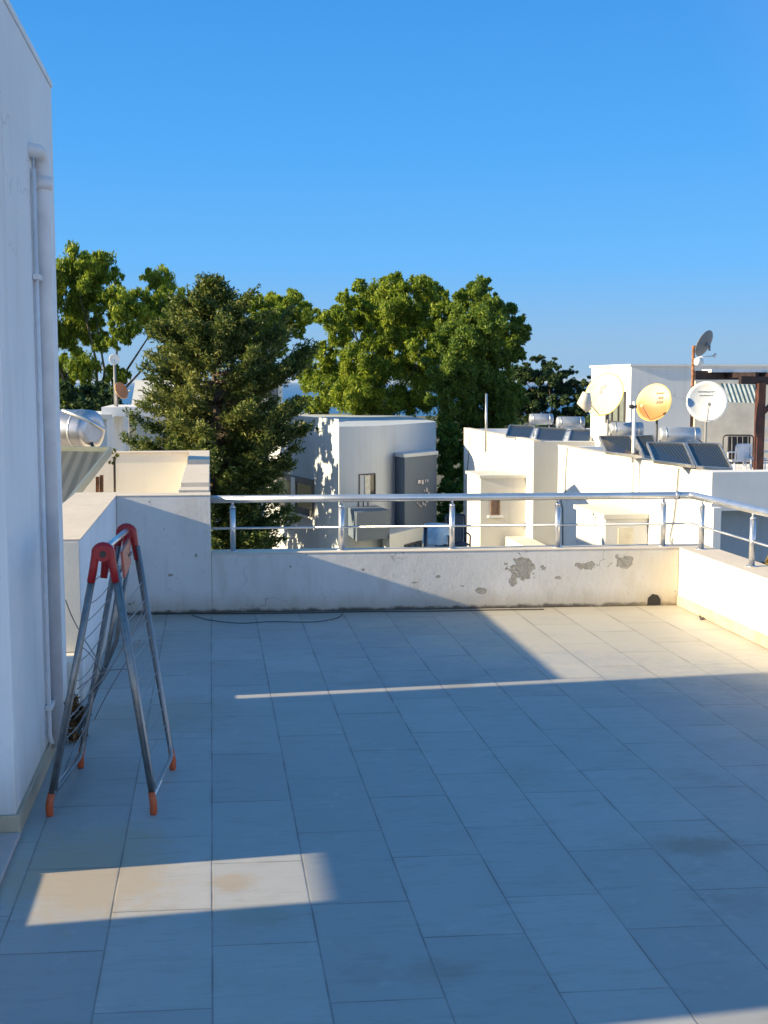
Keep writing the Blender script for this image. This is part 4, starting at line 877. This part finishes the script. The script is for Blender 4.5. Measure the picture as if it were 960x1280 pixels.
# ================================================================== trees
Zc = 21.5
def conifer():
    g = np.random.default_rng(21); gr = random.Random(21)
    top = at(268, 352, Zc); bx, by = at(256, 560, Zc).x, at(256, 560, Zc).y; zb = -7.
    root = thing('conifer_tree', (bx, by, zb), 'broad dark conifer filling the gap behind the raised parapet corner', 'tree')
    prof = [(352, 5), (366, 16), (380, 42), (400, 68), (430, 86), (460, 96), (500, 110), (530, 104), (560, 94), (600, 86), (660, 84), (720, 90), (800, 90), (1000, 40)]
    def rad(z):
        y = HY+(H-z)*F/Zc
        for (y0, r0), (y1, r1) in zip(prof, prof[1:]):
            if y0 <= y <= y1: return (r0+(r1-r0)*(y-y0)/(y1-y0))*Zc/F
        return .1
    def axis(z):
        t = (z-zb)/(top.z-zb); return Vector((bx+(top.x-bx)*t+.05*math.sin(z*1.7), by+.05*math.cos(z*1.3), z))
    mb = MB(); n = 16; mb.tube([axis(zb+(top.z-zb)*k/n) for k in range(n+1)], [.17*(1-k/n)+.012 for k in range(n+1)], 9)
    P, D, N = [], [], []
    nb = 470
    for k in range(nb):
        f = (k+gr.random())/nb; z0 = zb+2.6+(top.z-.05-zb-2.6)*f**.9; R = rad(z0+.15)*gr.uniform(.62, 1.22)
        if gr.random() < .08: R *= 1.18
        az = gr.random()*2*math.pi; o = Vector((math.cos(az), math.sin(az), 0)); R *= (.80 if o.x < -.3 and z0 > .9 else 1.); a = axis(z0-.25*R)
        rise = gr.uniform(.15, .75)*(1 if f > .75 else .6)
        q = [a+o*R*t+Vector((0, 0, R*(rise*t-.35*t*(1-t)*gr.uniform(0, 2)))) for t in (0, .25, .5, .75, 1.)]
        if k % 2 == 0: mb.tube(q, [.022*R+.012, .02*R+.01, .014, .009, .004], 5)
        tone = gr.random(); nt = int(10+26*R)
        for m in range(nt):
            t = .22+.78*((m+gr.random())/nt)**.75; i_ = min(3, int(t*4)); p = q[i_].lerp(q[i_+1], t*4-i_)
            d = (q[i_+1]-q[i_]).normalized(); side = Vector((-o.y, o.x, 0))*gr.uniform(-1.3, 1.3)+Vector((0, 0, gr.uniform(-.55, .9))); dd = (d+side).normalized()
            L = gr.uniform(.16, .36)*(1.15-.5*t); c = 18
            u = g.random(c)[:, None]; core = np.array(p)+np.array(dd)*u*L+g.normal(size=(c, 3))*(.022+.028*(1-u))
            P.append(core); D.append(np.array(dd)+g.normal(size=(c, 3))*.55); N.append(np.array(o)*.6+g.normal(size=(c, 3)))
    mb.build('trunk', 'bark', root)
    P = np.concatenate(P); D = np.concatenate(D); N = np.concatenate(N); n = len(P)
    D /= np.linalg.norm(D, axis=1)[:, None]; B = np.cross(D, N); B /= np.linalg.norm(B, axis=1)[:, None]+1e-9
    s_ = (.5+.9*g.random(n))[:, None]; a = D*.040*s_; c = B*.013*s_
    V = np.stack([P-a, P+c, P+a, P-c], 1).reshape(-1, 3)-np.array(wloc(root))
    me = bpy.data.meshes.new('crown'); me.vertices.add(4*n); me.vertices.foreach_set('co', V.ravel().astype('f4'))
    me.loops.add(4*n); me.loops.foreach_set('vertex_index', np.arange(4*n, dtype='i4')); me.polygons.add(n)
    me.polygons.foreach_set('loop_start', np.arange(0, 4*n, 4, dtype='i4')); me.polygons.foreach_set('loop_total', np.full(n, 4, dtype='i4')); me.update(calc_edges=True)
    o = bpy.data.objects.new('crown', me); COL.objects.link(o); me.materials.append(M['cypress_leaf']); o.parent = root
    print('conifer leaves', n)
conifer()
eL = [(95, 335, 26), (78, 350, 30), (130, 340, 20), (118, 365, 24), (80, 395, 32), (105, 410, 26), (150, 375, 22), (172, 385, 20), (200, 350, 18), (212, 375, 16), (195, 395, 22), (160, 400, 20), (70, 445, 34), (100, 460, 22), (205, 400, 14), (85, 490, 30), (145, 425, 12), (125, 430, 12), (145, 470, 14), (120, 500, 20), (158, 420, 10), (40, 380, 40), (20, 450, 40), (60, 500, 30), (222, 410, 10)]
tree('eucalyptus_tree', 'tall airy eucalyptus with drooping foliage beside the house wall', eL, 56, 118, 150000, .20, 'eucalyptus_leaf', .30, W=.06, droop=.9, depth=1.8, sub=26, seed=5, bark='pale_bark', fork=.55)
eM = [(340, 385, 20), (362, 380, 18), (325, 395, 18), (350, 400, 22), (378, 395, 12), (315, 380, 10), (372, 415, 10), (320, 420, 22), (345, 418, 14), (335, 435, 16), (350, 440, 8), (318, 450, 20)]
tree('eucalyptus_tree', 'small yellow green treetop showing above the conifer\'s right shoulder', eM, 60, 322, 60000, .18, 'eucalyptus_leaf', .13, W=.06, droop=.6, depth=1.2, sub=22, seed=6, bark='bark', fork=.86)
eR = [(495, 365, 20), (470, 378, 26), (520, 372, 24), (440, 390, 20), (412, 400, 14), (425, 415, 18), (455, 410, 28), (490, 400, 32), (530, 395, 26), (405, 440, 14), (395, 465, 18), (425, 460, 24), (455, 450, 30), (490, 445, 34), (525, 435, 30), (410, 490, 22), (445, 490, 28), (480, 490, 32), (515, 485, 32), (385, 478, 12), (393, 395, 9), (430, 372, 8), (550, 420, 18), (545, 378, 18), (555, 398, 20), (538, 360, 12), (400, 510, 16), (380, 505, 10), (545, 470, 20)]
tree('eucalyptus_tree', 'broad yellow green eucalyptus in the middle behind the grey blue roof', eR, 67, 480, 230000, .19, 'eucalyptus_leaf', .34, W=.065, droop=.6, depth=2.6, sub=28, seed=8, fork=.5)
eR2 = [(600, 360, 13), (590, 375, 18), (612, 385, 16), (575, 395, 24), (605, 410, 26), (635, 405, 20), (648, 418, 14), (570, 430, 26), (600, 445, 30), (630, 440, 22), (560, 465, 26), (590, 480, 32), (620, 478, 24), (565, 505, 26), (595, 515, 30), (560, 545, 18), (570, 580, 20), (562, 615, 18), (575, 640, 16), (552, 560, 10), (625, 510, 22), (645, 500, 14), (592, 560, 20), (590, 610, 22), (556, 650, 14)]
tree('eucalyptus_tree', 'tall deep green tree right of centre reaching down between the two buildings', eR2, 62, 585, 220000, .18, 'eucalyptus_leaf_deep', .32, W=.065, droop=.45, depth=2.2, sub=28, seed=9, fork=.5)
pn = [(648, 465, 14), (668, 468, 16), (690, 458, 10), (685, 475, 14), (705, 480, 14), (722, 492, 14), (655, 490, 14), (700, 500, 14), (730, 512, 14), (640, 508, 16), (672, 508, 12), (715, 515, 14), (745, 505, 12), (736, 480, 8), (660, 518, 14), (690, 520, 12), (628, 488, 12), (672, 448, 7), (712, 465, 7), (650, 475, 16), (676, 490, 18), (700, 488, 16), (720, 500, 16), (665, 505, 16), (645, 498, 14), (740, 492, 10), (695, 468, 10)]
tree('pine_tree', 'dark open branched pine above the solar panels', pn, 76, 690, 85000, .19, 'pine_needle', .24, W=.07, droop=0, depth=1.8, sub=12, seed=10, fork=.75, stretch=(1.3, 1, .45))
bL = [(82, 500, 20), (105, 508, 18), (130, 500, 16), (150, 512, 14), (60, 510, 22), (115, 490, 12), (175, 505, 14), (200, 512, 16)]
tree('bushy_tree', 'dark bushy tree low behind the mirror bright solar tank', bL, 45, 110, 12000, .26, 'pine_needle', .2, W=.1, depth=1., sub=10, seed=11, fork=.7)
# tree added sunward of the grey-blue building to shade its wall, mostly hidden
gs = at(262, 560, 57)
gt = [(205, 500, 30), (235, 545, 34), (262, 590, 40), (215, 600, 36), (285, 560, 22), (240, 640, 40), (280, 640, 34), (300, 610, 14), (190, 560, 34), (255, 520, 18), (225, 475, 18), (300, 655, 22), (270, 690, 30), (215, 680, 34), (240, 500, 26), (225, 530, 30), (250, 570, 34), (228, 470, 20), (210, 450, 16), (255, 615, 30), (225, 640, 34), (200, 655, 36), (300, 545, 26), (305, 580, 28), (310, 620, 26), (300, 650, 30)]
tree('bushy_tree', 'leafy tree added behind the conifer to shade the grey blue wall', gt, 57.0, 250, 60000, .28, 'bush_leaf', .3, W=.12, depth=3.6, sub=16, seed=12, fork=.6)
sb_ = [(322, 676, 12), (335, 684, 10), (308, 688, 12)]
tree('garden_shrub', 'pale green shrub top at the foot of the grey blue wall', sb_, 40, 322, 3500, .16, 'bush_leaf', .06, W=.06, depth=.3, sub=8, seed=13, cat='shrub')
# distant belt of trees on the slope
g = np.random.default_rng(4); cs = []
for k in range(260):
    v = g.uniform(230, 900); u = g.uniform(-.25, .75)*v*.9; zg = -7-(v-140)*33.2/1360 if v > 140 else -7
    cs.append((u, v, zg+g.uniform(.8, 2.2), g.uniform(2.5, 5.)*(.8)))
o = foliage('distant_woodland', 'pine_needle', None, cs, 60000, 1.3, .6, stretch=(1, 1, .7), seed=30, sub=10); tag(o, 'low distant woodland on the slope towards the sea', 'trees', kind='stuff')
hz = MB().box(-41000, 41000, -80, 61000, -42.5, 40).build('haze', 'soil'); tag(hz, kind='stuff')
hm = bpy.data.materials.new('haze_air'); hm.use_nodes = True; ht_ = hm.node_tree
ht_.nodes.remove(ht_.nodes['Principled BSDF']); pv_ = ht_.nodes.new('ShaderNodeVolumePrincipled'); pv_.inputs['Color'].default_value = (.9, .95, 1, 1); pv_.inputs['Density'].default_value = 1.1e-5
ht_.links.new(pv_.outputs[0], ht_.nodes['Material Output'].inputs['Volume']); hz.data.materials[0] = hm
# ================================================================== camera, light, world
cd = bpy.data.cameras.new('camera'); cam = bpy.data.objects.new('camera', cd); COL.objects.link(cam)
cam.location = (0, 0, H); cam.rotation_euler = (math.pi/2-pitch, 0, -yaw)
cd.sensor_fit = 'VERTICAL'; cd.sensor_height = 36; cd.lens = F/1280*36; cd.clip_end = 100000; cd.clip_start = .05; S.camera = cam
ld = bpy.data.lights.new('sun', 'SUN'); ld.energy = 5.0; ld.angle = math.radians(.53); ld.color = (1, .81, .50)
lo = bpy.data.objects.new('sun', ld); COL.objects.link(lo); lo.rotation_euler = sd.to_track_quat('-Z', 'Y').to_euler(); lo.location = (-20, 0, 20)
W = bpy.data.worlds.new('World'); S.world = W; W.use_nodes = True; wt = W.node_tree; bg = wt.nodes['Background']
sky = wt.nodes.new('ShaderNodeTexSky'); sky.sky_type = 'NISHITA'; sky.sun_disc = False
sky.sun_elevation = math.asin(-sd.z); sky.sun_rotation = math.atan2(-sd.x, -sd.y)
sky.air_density = 1.0; sky.dust_density = .3; sky.ozone_density = 2.5
# the photographed sky: clean, saturated blue that pales only slightly at the horizon
tcw = wt.nodes.new('ShaderNodeTexCoord'); spw = wt.nodes.new('ShaderNodeSeparateXYZ'); wt.links.new(tcw.outputs['Generated'], spw.inputs[0])
rp_ = wt.nodes.new('ShaderNodeValToRGB'); wt.links.new(spw.outputs[2], rp_.inputs[0]); K = 1/.15/2.378
for i, (p_, c_) in enumerate(((0, (.21, .43, .70)), (.03, (.21, .445, .76)), (.09, (.10, .43, .93)), (.18, (.055, .37, .90)), (.30, (.035, .29, .80)), (1, (.05, .24, .50)))):
    e_ = rp_.color_ramp.elements[i] if i < 2 else rp_.color_ramp.elements.new(p_)
    e_.position = p_ if i < 2 else p_; e_.color = (*[q_ for q_ in c_], 1)
sc_ = wt.nodes.new('ShaderNodeVectorMath'); sc_.operation = 'SCALE'; sc_.inputs['Scale'].default_value = K; wt.links.new(rp_.outputs[0], sc_.inputs[0])
mx_ = wt.nodes.new('ShaderNodeMix'); mx_.data_type = 'RGBA'; mx_.inputs['Factor'].default_value = .94
wt.links.new(sky.outputs[0], mx_.inputs[6]); wt.links.new(sc_.outputs[0], mx_.inputs[7]); 
def wm(op, a, b=0., c=None, clamp=False):
    x = wt.nodes.new('ShaderNodeMath'); x.operation = op; x.use_clamp = clamp
    for i_, v_ in enumerate((a, b, c)):
        if v_ is None: continue
        if isinstance(v_, (int, float)): x.inputs[i_].default_value = v_
        else: wt.links.new(v_, x.inputs[i_])
    return x.outputs[0]
# added pale sky fill, masked out of the camera's view, brightens shaded walls
lowz = wm('POWER', wm('SUBTRACT', 1., wm('ABSOLUTE', spw.outputs[2]), None, True), 4.)
side = wm('MULTIPLY', wm('SUBTRACT', .9, spw.outputs[1]), 2.5, None, True)
up_ = wm('GREATER_THAN', spw.outputs[2], -.02)
sky_fill = wt.nodes.new('ShaderNodeVectorMath'); sky_fill.operation = 'SCALE'; sky_fill.inputs[0].default_value = (1.0*K, .90*K, .74*K); wt.links.new(wm('MULTIPLY', wm('MULTIPLY', lowz, side), up_), sky_fill.inputs['Scale'])
ad_ = wt.nodes.new('ShaderNodeVectorMath'); ad_.operation = 'ADD'; wt.links.new(mx_.outputs[2], ad_.inputs[0]); wt.links.new(sky_fill.outputs[0], ad_.inputs[1])
wt.links.new(ad_.outputs[0], bg.inputs[0]); bg.inputs[1].default_value = .15
S.view_settings.view_transform = 'Standard'; S.view_settings.look = 'None'; S.view_settings.gamma = 1; S.view_settings.exposure = 1.25
S.cycles.max_bounces = 6; S.cycles.use_denoising = True
